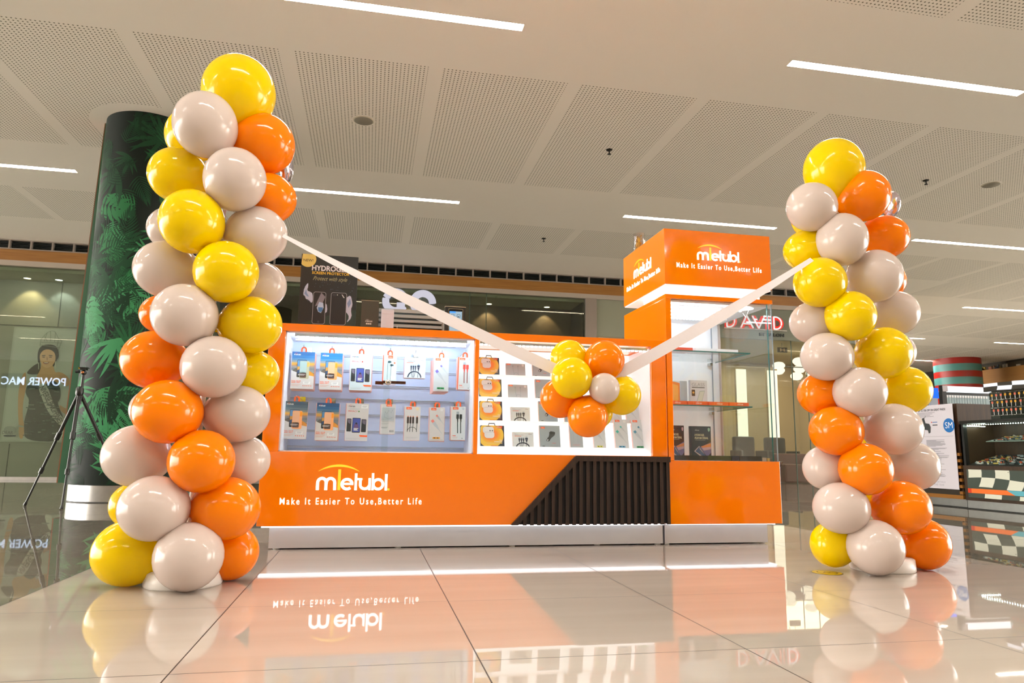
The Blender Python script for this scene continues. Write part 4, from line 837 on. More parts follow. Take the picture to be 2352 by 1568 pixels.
        usb_cable(b, w, h, w*.16, h*.62, -.92, h*.42, w*.22, c_[0]); usb_cable(b, w, h, w*.45, h*.77, -.88, h*.30, w*.14, c_[0])
        b.rr(w*.24, w*.72, h*.06, h*.115, w*.02, K(c_[1]), -.001).rect(w*.30, w*.42, h*.075, h*.10, INK, -.0013).rect(w*.52, w*.64, h*.075, h*.10, INK, -.0013); lines(b, w*.08, w*.9, h*.03, 1, '#a5a8aa', .01, h*.006, -.001)
    elif st in ('usbred', 'usbblack'):
        cb, pl = ('#8a3a2c', '#d3392b') if st == 'usbred' else ('#14322f', '#14211f')
        b.rect(0, w, 0, h, K('#d6d9d9'), y); b.rect(0, w*.07, 0, h, ORB if st == 'usbred' else K('#e8d5cf'), y*2); otag(b, w*.12, h*.91, w*.38, h*.07); b.disc(w*.84, h*.94, w*.09, K('#b9c2c8'), -.001, n=14)
        for x, zo in ((.46, .0), (.68, .0)): b.rr(w*(x-.09), w*(x+.09), h*.63, h*.77, w*.03, K(pl), -.001).poly([(w*(x-.05), h*.63), (w*(x+.05), h*.63), (w*(x+.04), h*.53), (w*(x-.02), h*.53)], K(pl), -.001).stroke([(w*x, h*.54), (w*x+w*.02, h*.20)], w*.06, K(cb), -.001)
        b.rect(w*.38, w*.56, h*.775, h*.85, K('#9aa4a8'), -.001); b.rect(w*.14, w*.36, h*.115, h*.135, ORB, -.001); lines(b, w*.14, w*.5, h*.08, 2, '#dd8a70', h*.025, h*.006, -.001); b.disc(w*.80, h*.05, w*.03, INK, -.001, n=8)
    elif st == 'cables4':
        b.rect(0, w, 0, h, K('#d3cecd'), y); otag(b, w*.10, h*.91, w*.34, h*.07); b.disc(w*.80, h*.93, w*.10, K('#e6cfa6'), -.001, n=14)
        for x in (.22, .38, .55, .80): b.rr(w*(x-.06), w*(x+.06), h*.50, h*.69, w*.02, K('#2a1a18'), -.001).rect(w*(x-.04), w*(x+.04), h*.69, h*.72, K('#d9876a'), -.001).stroke([(w*x, h*.52), (w*x-w*.02, h*.25)], w*.035, K('#1b3a36'), -.001)
        b.stroke(arc(w*.50, h*.26, w*.30, 178, 2, 12, h*.13), w*.03, K('#1b2a28'), -.0013); lines(b, w*.1, w*.85, h*.09, 2, '#a5a2a2', h*.022, h*.005, -.001)
    elif st == 'backside':
        b.rect(0, w, 0, h, K('#d2cdcd'), y); otag(b, w*.36, h*.92, w*.38, h*.075); b.rect(w*.06, w*.94, h*.44, h*.88, K('#b4b8bd'), y*2)
        b.stroke([(w*.3, h*.75), (w*.4, h*.66), (w*.55, h*.80), (w*.7, h*.70), (w*.8, h*.82)], w*.015, K('#5f666c'), -.001).stroke([(w*.3, h*.75), (w*.25, h*.56), (w*.55, h*.50), (w*.8, h*.55)], w*.015, K('#7f868c'), -.001)
        lines(b, w*.08, w*.92, h*.41, 1, '#7a7d80', .01, h*.008, -.001); lines(b, w*.08, w*.6, h*.36, 3, '#a9abad', h*.02, h*.006, -.001); lines(b, w*.08, w*.5, h*.22, 2, '#8a8c8e', h*.03, h*.012, -.001)
        for i in range(9): b.rect(w*(.62+.034*i), w*(.635+.034*i), h*.06, h*.13, K('#55585c'), -.001)
    elif st == 'earbuds':
        b.rect(0, w, 0, h, K('#2c3a4c'), y); b.poly([(max(0, w*(.42+.55*math.cos(2*PI*i/40))), min(h, h*.56+w*.53*math.sin(2*PI*i/40))) for i in range(40)], K('#f2c94c'), y*2)
        for i, (r, c_) in enumerate(((.44, '#f0b840'), (.38, '#f5a838'), (.32, '#f2953c'), (.26, '#f8883a'))): b.disc(w*.42, h*.60, w*r, K(c_), y*(2.4+.4*i), rz=h*(r-.04), n=30)
        b.rect(-.0, w*.0, 0, h, INK, y); b.disc(w*.33, h*.84, w*.20, K('#2b3440'), y*4.6, rz=h*.13, n=20)
        b.rr(w*.10, w*.56, h*.64, h*.94, w*.10, K('#e6e8ec'), y*5).rr(w*.16, w*.58, h*.42, h*.74, w*.12, K('#dfe2ea'), y*5.4).rect(w*.16, w*.58, h*.685, h*.695, K('#a9adb8'), y*6).disc(w*.40, h*.76, w*.03, K('#3a3f48'), y*6, n=8).disc(w*.50, h*.76, w*.03, K('#3a3f48'), y*6, n=8)
        otag(b, w*.62, h*.87, w*.30, h*.11); b.text('TWS', w*.78, h*.30, K('#f5efe2'), w=w*.13, h=h*.05, y=-.003, bold=.02).text('WIRELESS', w*.56, h*.235, K('#f5efe2'), w=w*.35, h=h*.055, y=-.003, bold=.02).text('SPORTS EARPHONE', w*.24, h*.165, K('#e7c98c'), w=w*.67, h=h*.055, y=-.003, bold=.02); b.rect(w*.42, w*.70, h*.05, h*.085, K('#c9502f'), -.003)
    elif st == 'loop':
        b.rect(0, w, 0, h, K('#a9b6be'), y); otag(b, w*.04, h*.88, w*.20, h*.10); gc = K('#8aa0a8')
        b.stroke([(w*.36, h*.85), (w*.38, h*.45), (w*.42, h*.20)], w*.018, gc, -.001).stroke([(w*.62, h*.85), (w*.63, h*.45), (w*.62, h*.20)], w*.018, gc, -.001)
        b.rect(w*.34, w*.39, h*.74, h*.86, gc, -.001).rect(w*.60, w*.65, h*.74, h*.86, gc, -.001).stroke(arc(w*.52, h*.18, w*.12, 0, 360, 16, h*.13), w*.02, gc, -.001); b.rect(w*.72, w*.98, h*.04, h*.10, K('#d8dc52'), -.001); b.disc(w*.88, h*.88, w*.06, K('#d8dfe2'), -.001, n=12)
    elif st.startswith('charger'):
        b.rect(0, w, 0, h, K('#9aa7b0'), y); otag(b, w*.07, h*.86, w*.20, h*.08); b.disc(w*.86, h*.88, w*.08, K('#a3b0b8'), y*2, n=16).disc(w*.86, h*.88, w*.065, K('#9aa7b0'), y*3, n=16)
        dk_ = K('#3c4346'); b.poly([(w*.50, h*.70), (w*.56, h*.76), (w*.76, h*.66), (w*.74, h*.58), (w*.56, h*.44), (w*.42, h*.42)], dk_, -.001).poly([(w*.42, h*.50), (w*.56, h*.45), (w*.46, h*.30), (w*.34, h*.31), (w*.33, h*.36)], dk_, -.001).disc(w*.62, h*.68, w*.15, K('#2a2f31'), -.0013, rz=h*.06, n=16)
        b.poly([(w*.36, h*.36), (w*.41, h*.40), (w*.42, h*.35), (w*.38, h*.32)], K('#e8ecee'), -.0015); b.rect(w*.12, w*.24, h*.08, h*.105, INK, -.001); lines(b, w*.5, w*.94, h*.11, 2, '#8d989f', h*.03, h*.008, -.001); b.rect(w*.60, w*.78, h*.22, h*.235, K('#cc6a5a'), -.001)
    elif st == 'slim':
        b.rect(0, w, 0, h, K('#a9b1b8'), y); b.rect(w*.28, w*.30, h*.2, h*.85, K('#9aa6ad'), -.001).rect(w*.60, w*.62, h*.2, h*.85, K('#9aa6ad'), -.001); lines(b, w*.2, w*.8, h*.15, 2, '#d28b7c', h*.03, h*.008, -.001)
PK = {'sunset': 'glass box with a sunset phone picture', 'sunset2': 'glass box with a brighter blue sunset picture', 'privacy': 'pale blue privacy glass box with three phones', 'earphone': 'earphone box with an orange edge behind the lock',
      'multicable': 'white square box showing a four headed cable', 'usbwhite': 'white cable box with a green tag', 'usbred': 'white cable box with a red braided cable',
      'sunset3': 'greyish sunset glass box, first in the lower row', 'sunset4': 'deep blue sunset glass box, second in the lower row', 'privacy2': 'grey privacy glass box with three phones, lower row', 'backside': 'white box turned to its printed back, lower row',
      'cables4': 'white box with four dark cable heads, lower row', 'usbpink': 'white cable box with a yellow tag, lower row', 'usbblack': 'white cable box with a black cable, lower row'}
for nm, x0, x1, z0, z1, Y, n_ in HB:
    w_, h_ = x1-x0, z1-z0; cx = (x0+x1)/2; base = 'hanging ' + PK[nm]; lean = -.015 if nm in ('sunset3', 'sunset4', 'privacy2') else -.02 if nm in ('usbred',) else 0
    t = thing('hanging_box', base, 'package', (cx, Y, z0), 'packages hanging in the left showcase')
    c_, s_ = math.cos(lean), math.sin(lean)
    b = B().frame((x0, Y, z0), (c_, 0, s_), (0, 1, 0), (-s_, 0, c_)); b.box(0, w_, 0, .016, 0, h_, PINKE); b.rect(0, w_, 0, h_, PAPER, -.0002); face(b, nm, w_, h_); b.obj('box_body', t)
    b = B(); tx = cx-s_*h_; tw = .017
    if nm == 'multicable': pass
    else: b.stroke([(tx-tw*.75, z1-.004), (tx-tw*.75, z1+.012)]+arc(tx, z1+.016, tw*.75, 170, 10, 8)+[(tx+tw*.75, z1+.012), (tx+tw*.75, z1-.004)], .010, ORB, Y+.006, Y+.0075).obj('hang_tab', t)
    rnd = random.Random(len(nm)*7)
    for k in range(n_):
        q = Y+.019+.019*k; dx = -.003+.0045*((k*2) % 3)-.0035*(nm.startswith('usbw'))*k; dz = -.002-.0035*k
        b = B().box(x0+dx, x1+dx, q, q+.016, z0+dz, z1+dz, PINKE)
        tag(b.obj('hanging_box'), 'box stacked behind the %s' % PK[nm], 'package', 'boxes behind the %s' % PK[nm])
    hz = z1+(.030 if z0 > .9 else .022)
    t = thing('display_hook', 'metal prong hook carrying the ' + PK[nm], 'hook', (tx, 4.688, hz), 'slat wall hooks')
    B().tube([(tx, 4.69, hz+.012), (tx, Y-.02, hz), (tx, Y-.028, hz+.012)], .0025, CHROME, 6).obj('prong', t)
    B().box(tx-.004, tx+.032, 4.683, 4.689, hz-.022, hz+.022, CHROME).obj('plate', t)
rowname = ('top', 'second', 'third', 'bottom'); KN = {'earbuds': 'black and orange earbuds box', 'loop': 'pale box with a looped cable', 'multicable': 'pale box with a dark four headed cable', 'charger': 'grey car charger box', 'charger2': 'grey car charger box with red mark', 'slim': 'slim grey earphone box', 'usbyellow': 'grey cable box with yellow tag', 'usbblue': 'grey cable box with blue tag', 'usbgreen': 'grey cable box with green tag'}
for nm, x0, x1, z0, z1, Y, r_, c_ in SB:
    w_ = x1-x0; h_ = (z1-z0); ti = .22; yb = Y-.5*h_*math.sin(ti); zb = (.603, .768, .924, 1.077)[3-r_] 
    b = B().frame((x0, yb, zb), (1, 0, 0), (0, math.cos(ti), -math.sin(ti)), (.0, math.sin(ti), math.cos(ti)))
    hh = h_/math.cos(ti)
    if nm == 'earbuds':
        t = thing('display_box', '%s on the %s lit step' % (KN[nm], rowname[r_]), 'package', (x0+w_/2, Y, zb), 'packages standing in the right showcase')
        b.box(0, w_, 0, .03, 0, hh, K('#2a3a4a')); face(b, nm, w_, hh); b.obj('box_body', t)
        b = B().frame((x0, yb, zb), (1, 0, 0), (0, math.cos(ti), -math.sin(ti)), (.0, math.sin(ti), math.cos(ti)))
        b.stroke([(w_*.34, hh-.001), (w_*.37, hh+.016), (w_*.60, hh+.016), (w_*.63, hh-.001)], .006, K('#3c4a52'), .006, .008).obj('hanger', t); continue
    th = .012 if nm in ('loop', 'multicable') else .02
    b.box(0, w_, 0, th, 0, hh, PINKE if nm != 'charger' else K('#f0c0b0')); face(b, nm, w_, hh)
    tag(b.obj('display_box'), '%s on the %s lit step' % (KN[nm], rowname[r_]), 'package', 'packages standing in the right showcase')
# ------------------------------------------------------------------ tower contents
def tower_box(x0, x1, y0, y1, z0, z1, mt, lb, cat='package', draw=None, group='packages in the glass tower'):
    b = B().box(x0, x1, y0, y1, z0, z1, mt)
    if draw: b.frame((x0, y0, z0)); draw(b, x1-x0, z1-z0)
    return tag(b.obj('package_box'), lb, cat, group)
zs = .912; OG = K('#f0642c')
def ofront(b, w, h): o = b.o.copy(); b.o = b.P((w*.4, 0, h*.3)); logo(b, w*.3, False, K('#ffe3d3'), K('#ffe3d3'), -.001); b.o = o; b.stroke([(w*.28, 0), (w*.28, h)], .001, K('#ffb08a'), -.001)
for i, (x0, lb) in enumerate(((1.98, 'first from the left'), (2.135, 'second from the left'), (2.29, 'third from the left'), (2.445, 'nearest the glass shelf end'))):
    tower_box(x0, x0+.145, 4.51, 4.60, zs, zs+.026, OG, 'flat orange box on the lower glass shelf, %s' % lb, draw=ofront)
def gfront(b, w, h):
    b.rect(0, w, 0, h, K('#cdd3de'), -.0004); b.text('GLASS', w*.1, h*.78, K('#8d949f'), w=w*.75, h=h*.12, y=-.001); b.rect(w*.1, w*.85, h*.71, h*.745, K('#55606c'), -.001)
    b.rr(w*.08, w*.28, h*.40, h*.64, w*.03, K('#4c3a33'), -.001).disc(w*.18, h*.53, w*.06, K('#d8a85a'), -.0014, n=10).poly([(w*.26, 0), (w*.6, 0), (w*.86, h*.62), (w*.55, h*.60)], K('#9fb3b8'), -.001).poly([(w*.30, 0), (w*.57, 0), (w*.82, h*.59), (w*.57, h*.57)], K('#c6d2cd'), -.0014)
def g2front(b, w, h): b.rect(0, w, 0, h, K('#d3dae0'), -.0004).poly([(w*.0, h*.38), (w*.55, h*.98), (w, h*.92), (w, h*.2), (w*.5, 0), (0, h*.1)], K('#e98a3a'), -.001).poly([(w*.1, h*.38), (w*.55, h*.88), (w*.9, h*.82), (w*.9, h*.25), (w*.5, h*.08)], K('#f0b050'), -.0014)
tower_box(2.225, 2.355, 4.66, 4.685, zs, 1.10, K('#c5ccd8'), 'pale grey glass protector box reading GLASS on the lower shelf', draw=gfront)
for k in range(4): tower_box(2.165+.0*k, 2.215, 4.69+.03*k, 4.715+.03*k, zs, 1.095, K('#b8c6d2'), 'pale blue grey box in the row behind the GLASS box', group='pale boxes behind the GLASS box')
tower_box(2.03, 2.145, 4.66, 4.69, zs, 1.09, K('#d3dae0'), 'pale box with an orange phone picture beside the tower jamb', draw=g2front)
zu = 1.288; WB = K('#e6e6ee')
for x0, x1, mt, lb in ((1.94, 2.03, K('#e2543a'), 'small red flat box at the left end of the upper glass shelf'), (2.045, 2.19, K('#e2543a'), 'wide red flat box on the upper glass shelf'), (2.21, 2.36, WB, 'white flat box in the middle of the upper glass shelf'), (2.37, 2.535, WB, 'white flat box at the right end of the upper glass shelf')):
    tower_box(x0, x1, 4.53, 4.66, zu, zu+.024, mt, lb)
def u1(b, w, h): 
    for i in range(4): b.rr(w*(.12+.22*i), w*(.25+.22*i), h*.2, h*.7, w*.03, K('#1f3f4a'), -.001).rect(w*(.15+.22*i), w*(.22+.22*i), h*.7, h*.85, K('#7fa9b5'), -.001)
tower_box(2.10, 2.20, 4.78, 4.80, zu, zu+.11, K('#e6ecf2'), 'white box with four small cable tips on the upper shelf', draw=u1)
tower_box(2.00, 2.06, 4.78, 4.80, zu, zu+.15, K('#e9e0e4'), 'white box with red stripes on the upper shelf', draw=lambda b, w, h: (b.rect(w*.2, w*.35, 0, h*.9, K('#e8604a'), -.001), b.rect(w*.5, w*.65, 0, h*.8, K('#e8604a'), -.001)))
def hy(brownish):
    def f(b, w, h):
        base = '#2f3f49' if not brownish else '#3e2f30'; b.rect(0, w, 0, h, K(base), -.0004); small_logo(b, w*.18, h*.86, w*.22, '#b9c2c4', '#b9c2c4'); b.text('HYDROGEL', w*.16, h*.70, K('#d3cfae'), w=w*.5, h=h*.065, y=-.001, bold=.03, shear=.2).text('FILM MATERIAL', w*.16, h*.61, K('#d3cfae'), w=w*.70, h=h*.065, y=-.001, bold=.03, shear=.2)
        b.rect(w*.18, w*.7, h*.575, h*.585, K('#9fa39a'), -.001); b.poly([(w*.84, h*.93), (w*.90, h*.96), (w*.96, h*.93), (w*.95, h*.87), (w*.90, h*.83), (w*.85, h*.87)], K('#9fc7b6' if not brownish else '#c99aa4'), -.001)
        b.poly([(w*.12, h*.24), (w*.38, h*.40), (w*.75, h*.12), (w*.62, h*.0)], K('#c3b9bd'), -.0008).poly([(w*.40, h*.36), (w, h*.56), (w, h*.16), (w*.78, h*.04)], K('#3a3038'), -.001)
        b.poly([(w*.42, h*.36), (w*.98, h*.52), (w*.98, h*.20), (w*.78, h*.07)], K('#6e6f9c'), -.0014).poly([(w*.46, h*.38), (w*.98, h*.49), (w*.98, h*.36), (w*.6, h*.33)], K('#d0895c'), -.0018).poly([(w*.5, h*.34), (w*.98, h*.38), (w*.98, h*.31), (w*.62, h*.26)], K('#b9a2b6'), -.002).poly([(w*.18, h*.24), (w*.38, h*.38), (w*.42, h*.30), (w*.72, h*.10), (w*.64, h*.05)], K('#3f5f86'), -.0012)
    return f
tower_box(2.205, 2.352, 4.62, 4.66, .545, .773, K('#24343e'), 'dark blue grey hydrogel film box standing at the tower bottom', draw=hy(False))
tower_box(2.035, 2.150, 4.62, 4.66, .545, .775, K('#33272a'), 'brownish hydrogel film box beside the tower jamb, bottom', draw=hy(True))
for x0, x1, c_, lb in ((1.935, 2.175, '#232a2c', 'flat black box lying at the left of the tower floor'), (2.18, 2.345, '#3a4420', 'flat olive green box lying on the tower floor'), (2.35, 2.40, '#16222e', 'narrow navy box lying on the tower floor'), (2.405, 2.565, '#1c1a17', 'flat black box lying at the right of the tower floor')):
    tower_box(x0, x1, 4.33, 4.45, .538, .570, K(c_), lb)
t = thing('small_charm', 'tiny clear packs with coins at the right corner of the tower floor', 'package', (2.60, 4.36, .538))
B().box(2.575, 2.605, 4.34, 4.37, .537, .560, K('#9a9a90')).obj('pack', t); B().box(2.612, 2.630, 4.34, 4.37, .537, .558, K('#b39a5a')).obj('pack', t)
# ------------------------------------------------------------------ things on the counter top
CT = ZT
t = thing('promo_board', 'tall black promotional board advertising screen protectors', 'display board', (-.29, 4.62, CT)); BLK = M('board_black', '#191c1c', .35)
b = B().frame((-.475, 4.60, CT)); y = -.0006; b.box(0, .358, 0, .03, 0, .512, BLK)
b.poly([(0, 0), (.358, 0), (.358, .16), (.2, .12), (0, .05)], K('#1c2f28'), y*.5)
b.poly([(max(0, .04+.052*math.cos(math.radians(a))), min(.512, .478+.052*math.sin(math.radians(a)))) for a in range(-140, 140, 10)], K('#d3b45c'), y)
b.text('NEW!', .012, .462, K('#3c3420'), w=.062, h=.018, y=y*2); b.text('HYDROGEN', .068, .405, K('#cfcad0'), w=.238, h=.036, y=y*2, bold=.03)
b.text('SCREEN PROTECTOR', .070, .382, K('#dcae2c'), w=.236, h=.018, y=y*2, bold=.02); b.text('Protect with style', .078, .334, K('#9c946c'), w=.216, h=.034, y=y*2, shear=.5)
SPL = K('#a9adc2'); SP2 = K('#7385ab')
b.poly(soft([(.022, .24), (.028, .29), (.050, .325), (.052, .30), (.045, .27), (.07, .262), (.082, .25), (.085, .20), (.075, .19), (.060, .21), (.04, .215), (.035, .235)], 1), SPL, y*1.2).poly(soft([(.09, .17), (.115, .20), (.17, .20), (.18, .14), (.16, .125), (.145, .13)], 1), SPL, y*1.2)
b.poly(soft([(.28, .20), (.295, .24), (.32, .255), (.33, .22), (.335, .19), (.325, .16), (.335, .11), (.30, .068), (.318, .11), (.30, .14), (.28, .15)], 1), SPL, y*1.2).poly([(.30, .2), (.318, .235), (.325, .2), (.31, .17)], SP2, y*1.4).poly([(.03, .25), (.04, .28), (.045, .255), (.06, .23), (.045, .235)], SP2, y*1.4)
for x0, x1, z0, z1 in ((.086, .166, .055, .266), (.196, .296, .055, .268)): b.rr(x0, x1, z0, z1, .014, K('#8d8a90'), y*2).rr(x0+.003, x1-.003, z0+.003, z1-.003, .012, K('#161314'), y*2.6)
b.poly([(.10, .17), (.135, .262), (.162, .235), (.145, .19)], K('#77707a'), y*3).poly([(.112, .16), (.125, .20), (.15, .195), (.155, .165), (.14, .128), (.122, .135)], K('#9fb0cc'), y*3.4).poly([(.12, .165), (.15, .165), (.148, .145), (.137, .132), (.122, .14)], K('#3f6fa5'), y*3.8).disc(.126, .070, .007, K('#3a3638'), y*3, n=16).rr(.204, .228, .245, .258, .005, K('#2f2b30'), y*3).disc(.236, .252, .003, K('#e0d8d0'), y*3, n=8).poly([(.262, .256), (.268, .256), (.283, .235), (.276, .234)], K('#b9b5ba'), y*3)
for k in range(60):
    a, c_ = random.Random(k).uniform(.02, .34), random.Random(k+99).uniform(.20, .345)
    if .06 < a < .30 and c_ < .28: continue
    b.disc(a, c_, .0012, SP2, y*1.6, n=5)
b.obj('printed_panel', t)
b = B().frame((-.475, 4.60, CT)); b.disc(.075, .028, .010, K('#b9b6b0'), -.002, n=14).stroke([(.048, .008), (.068, .024)], .004, K('#b9b6b0'), -.002).stroke([(.082, .024), (.102, .008)], .004, K('#b9b6b0'), -.002).rect(.03, .12, 0, .006, K('#b9b6b0'), -.002).obj('hanger_print', t)
t = thing('black_card', 'olive black card box with tiny white logo beside the promotional board', 'package', (-.028, 4.62, CT))
b = B().box(-.083, .027, 4.60, 4.66, CT, 1.538, M('card_olive', '#3b382c', .5)).box(-.085, .029, 4.598, 4.662, 1.538, 1.541, K('#a39a84')); b.frame((-.083, 4.60, CT)); o_ = b.o.copy(); b.o = b.P((.028, 0, .085)); logo(b, .046, False, K('#d9d6cc'), K('#d9d6cc'), -.001); b.o = o_
for i in range(3): b.rect(.033+.012*i, .043+.012*i, .068, .078, K('#c9c6bc'), -.001)
b.obj('box_body', t)
t = thing('white_adapter', 'upright white plastic device standing on the counter', 'device', (.085, 4.61, CT)); PW = M('plastic_white', '#c4c9d6', .25)
B().box(.045, .127, 4.59, 4.65, CT, 1.488, PW).obj('casing', t, bevel=.006); B().box(.083, .085, 4.588, 4.59, CT, 1.40, K('#bdbcc8')).box(.052, .120, 4.588, 4.59, 1.455, 1.458, K('#bdbcc8')).obj('seam', t)
b = B().box(.140, .165, 4.60, 4.63, CT, CT+.022, BLACK).box(.143, .158, 4.605, 4.62, CT+.022, CT+.05, PW).tube([(.150, 4.612, CT+.05), (.150, 4.612, CT+.07)], .003, PW); tag(b.obj('cable_plug'), 'small white plug on a black base beside the white device', 'plug')
t = thing('metal_rack', 'silver horizontal slatted rack behind the counter front', 'rack', (.25, 4.70, CT)); SIL = M('silver_slat', '#b3b7b8', .3, metal=.7)
b = B()
for k, (z, hh) in enumerate(((1.487, .022), (1.455, .020), (1.425, .018), (1.392, .020), (1.362, .016), (1.335, .018))): b.box(.03, .462, 4.68+.008*k, 4.72+.008*k, z, z+hh, SIL)
b.obj('slats', t); B().box(.03, .462, 4.76, 4.77, CT, 1.50, M('rack_dark', '#3d4a4c', .5)).obj('back_plate', t); B().box(.452, .464, 4.66, 4.78, CT, 1.512, SIL).obj('side_plate', t)
t = thing('phone_demo_stand', 'black framed demo phone with pale blue screen on the counter', 'phone', (.535, 4.65, CT))
B().box(.466, .602, 4.64, 4.67, CT, 1.535, M('stand_black', '#1c1d1b', .4)).box(.464, .604, 4.638, 4.672, 1.535, 1.539, K('#b5ab95')).obj('back_plate', t)
ph = B(); ph.frame((.490, 4.628, CT)); ph.box(0, .092, 0, .010, .004, .205, M('phone_black', '#0d0f12', .15)).box(-.002, .094, .0, .009, .002, .004, CHROME).box(-.003, 0, 0, .01, .003, .206, M('phone_rim', '#b3a793', .2, metal=.9)).box(.092, .095, 0, .01, .003, .206, M('phone_rim', '#b3a793')).box(0, .092, 0, .01, .205, .208, M('phone_rim', '#b3a793'))
SCR = EM('phone_screen', (.42, .56, .66), .6); ph.rect(.004, .088, .012, .190, SCR, -.0008).rect(.004, .045, .178, .190, EM('screen_blue', (.08, .3, .75), .9), -.0012)
for x, z in ((.014, .148), (.054, .148), (.014, .110), (.054, .110)): ph.rr(x, x+.022, z, z+.022, .004, K('#33424a'), -.0014).rr(x+.002, x+.020, z+.002, z+.020, .003, SCR, -.0018).poly([(x+.003, z+.003), (x+.008, z+.011), (x+.012, z+.008), (x+.019, z+.004)], K('#33424a'), -.0022)
ph.obj('phone', t)
# ------------------------------------------------------------------ balloons
LAT = {'y': latex('latex_yellow', '#f8d900', .2), 'w': latex('latex_white', '#dccdc3', .2, .12), 'o': latex('latex_orange', '#ff8c02', .18)}
PROF = []
for i in range(23):
    th = PI*i/22.6; s_, c_ = math.sin(th), math.cos(th)
    PROF.append((max(1e-4, s_*(1-.10*max(0, -c_)**2)), c_ if c_ > 0 else c_*1.13))
PROF += [(.045, -1.17), (.035, -1.20), (.06, -1.23), (.075, -1.26), (.05, -1.265), (.0001, -1.25)]
def balloon(col, x, y, z, r, q, axis, label, group, minz=None):
    c = Vector((x, y, z)); d = (c-Vector(axis)); d = d.normalized() if d.length > .02 else Vector((0, -1, 0))
    a = d.orthogonal().normalized(); e = d.cross(a); n = 30; vs = []; fs = []
    for pr, pz in PROF:
        for k in range(n):
            v = (a*math.cos(2*PI*k/n)+e*math.sin(2*PI*k/n))*pr*r+d*pz*r; v.z *= q; vs.append(c+v)
    for i in range(len(PROF)-1):
        fs += [(i*n+k, i*n+(k+1) % n, (i+1)*n+(k+1) % n, (i+1)*n+k) for k in range(n)]
    lo = min(v.z for v in vs)
    if lo < .001: vs = [v+Vector((0, 0, .001-lo)) for v in vs]
    b = B(True); b.add([tuple(v) for v in vs], fs, LAT[col]); 
    return tag(b.obj('balloon', origin=(x, y, z)), label, 'balloon', group)
for rows_, ax, grp in ((LB, (-.76, 3.33), 'balloons of the left column'), (RB, (2.60, 3.33), 'balloons of the right column')):
    top = max(r[3] for r in rows_)
    for col, x, y, z, r, q, lab in rows_:
        k = z/2.1; axx = (ax[0]+(.06 if ax[0] < 0 else -.08)*k, ax[1], z-.03 if z < top else z-.4)
        balloon(col, x, y, z, r, q, axx, lab, grp)
for col, x, y, z, r, q, lab in CB: balloon(col, x, y, z, r, q, (1.08, 3.37, .89), lab, 'balloons of the hanging cluster')
POLE = M('stand_white_plastic', '#e3ddd6', .35)
for x, y, h, sd, xx in ((-.745, 3.33, 2.0, 'left', .05), (2.63, 3.33, 1.95, 'right', -.10)):
    t = thing('balloon_stand', 'white round base and pole hidden inside the %s balloon column' % sd, 'stand', (x, y, 0), 'balloon stands')
    B(False).lathe([(.0001, 0), (.152, 0), (.155, .006), (.152, .058), (.14, .066), (.03, .068), (.0001, .068)], POLE, (x, y, 0), 40).obj('base', t)
    B().tube([(x, y, .04), (x+xx, y, h)], .012, POLE, 10).obj('pole', t)
FOIL = M('foil_silver', '#c9c3cf', .16, metal=.85, bump=.3, nscale=30)
for x, y, z, sd in ((-.458, 3.47, 1.945, 'left'), (2.96, 3.47, 2.045, 'right')):
    b = B(True); n = 28; R_ = .075; fs = []; vs = []
    for s in (-1, 1):
        for i in range(8):
            t_ = i/7; rad = R_*math.sin(t_*PI/2)
            for k in range(n):
                w_ = 1+.035*math.sin(k*PI)*0+(.03*math.cos(14*2*PI*k/n) if i > 5 else 0)
                vs.append((x+s*.034*math.cos(t_*PI/2)*1.0+.0, y+rad*w_*math.cos(2*PI*k/n), z+rad*w_*math.sin(2*PI*k/n)))
        o_ = 0 if s == -1 else 8*n
        for i in range(7): fs += [(o_+i*n+k, o_+i*n+(k+1) % n, o_+(i+1)*n+(k+1) % n, o_+(i+1)*n+k) for k in range(n)]
    b.add(vs, fs, FOIL)
    tag(b.obj('foil_balloon'), 'small silver foil balloon tucked behind the top of the %s column' % sd, 'balloon', 'foil balloons')
# ribbons
RIB = M('ribbon_white', '#e2d9d8', .42)
def ribbon(pts, wds, tilt, label):
    b = B(False); n = 40; P_ = [Vector(p) for p in pts]; vs = []
    for i in range(n+1):
        t_ = i/n; p = P_[0].lerp(P_[1], t_); p.z -= .045*4*t_*(1-t_)*.35; d = (P_[1]-P_[0]).normalized(); up = Vector((0, 0, 1)).cross(d).cross(d)*-1; up = up.normalized()
        side = d.cross(up).normalized(); an = tilt[0]+(tilt[1]-tilt[0])*t_; v = up*math.cos(an)+side*math.sin(an); w_ = wds[0]+(wds[1]-wds[0])*min(1, t_*2.2)
        for s in (-.5, .5):
            for q in (-.0008, .0008): vs.append(tuple(p+v*w_*s+side*q))
    fs = []
    for i in range(n):
        a = 4*i; fs += [(a, a+4, a+6, a+2), (a+1, a+3, a+7, a+5), (a, a+1, a+5, a+4), (a+2, a+6, a+7, a+3)]
    b.add(vs, fs, RIB); tag(b.obj('ribbon'), label, 'ribbon', 'white ribbons')
ribbon([(-.42, 3.22, 1.525), (1.0, 3.33, .93)], (.022, .056), (-.5, .1), 'white satin ribbon from the left column down to the hanging cluster')
ribbon([(2.19, 3.14, 1.570), (1.14, 3.33, .93)], (.026, .058), (.5, -.1), 'white satin ribbon from the right column down to the hanging cluster')
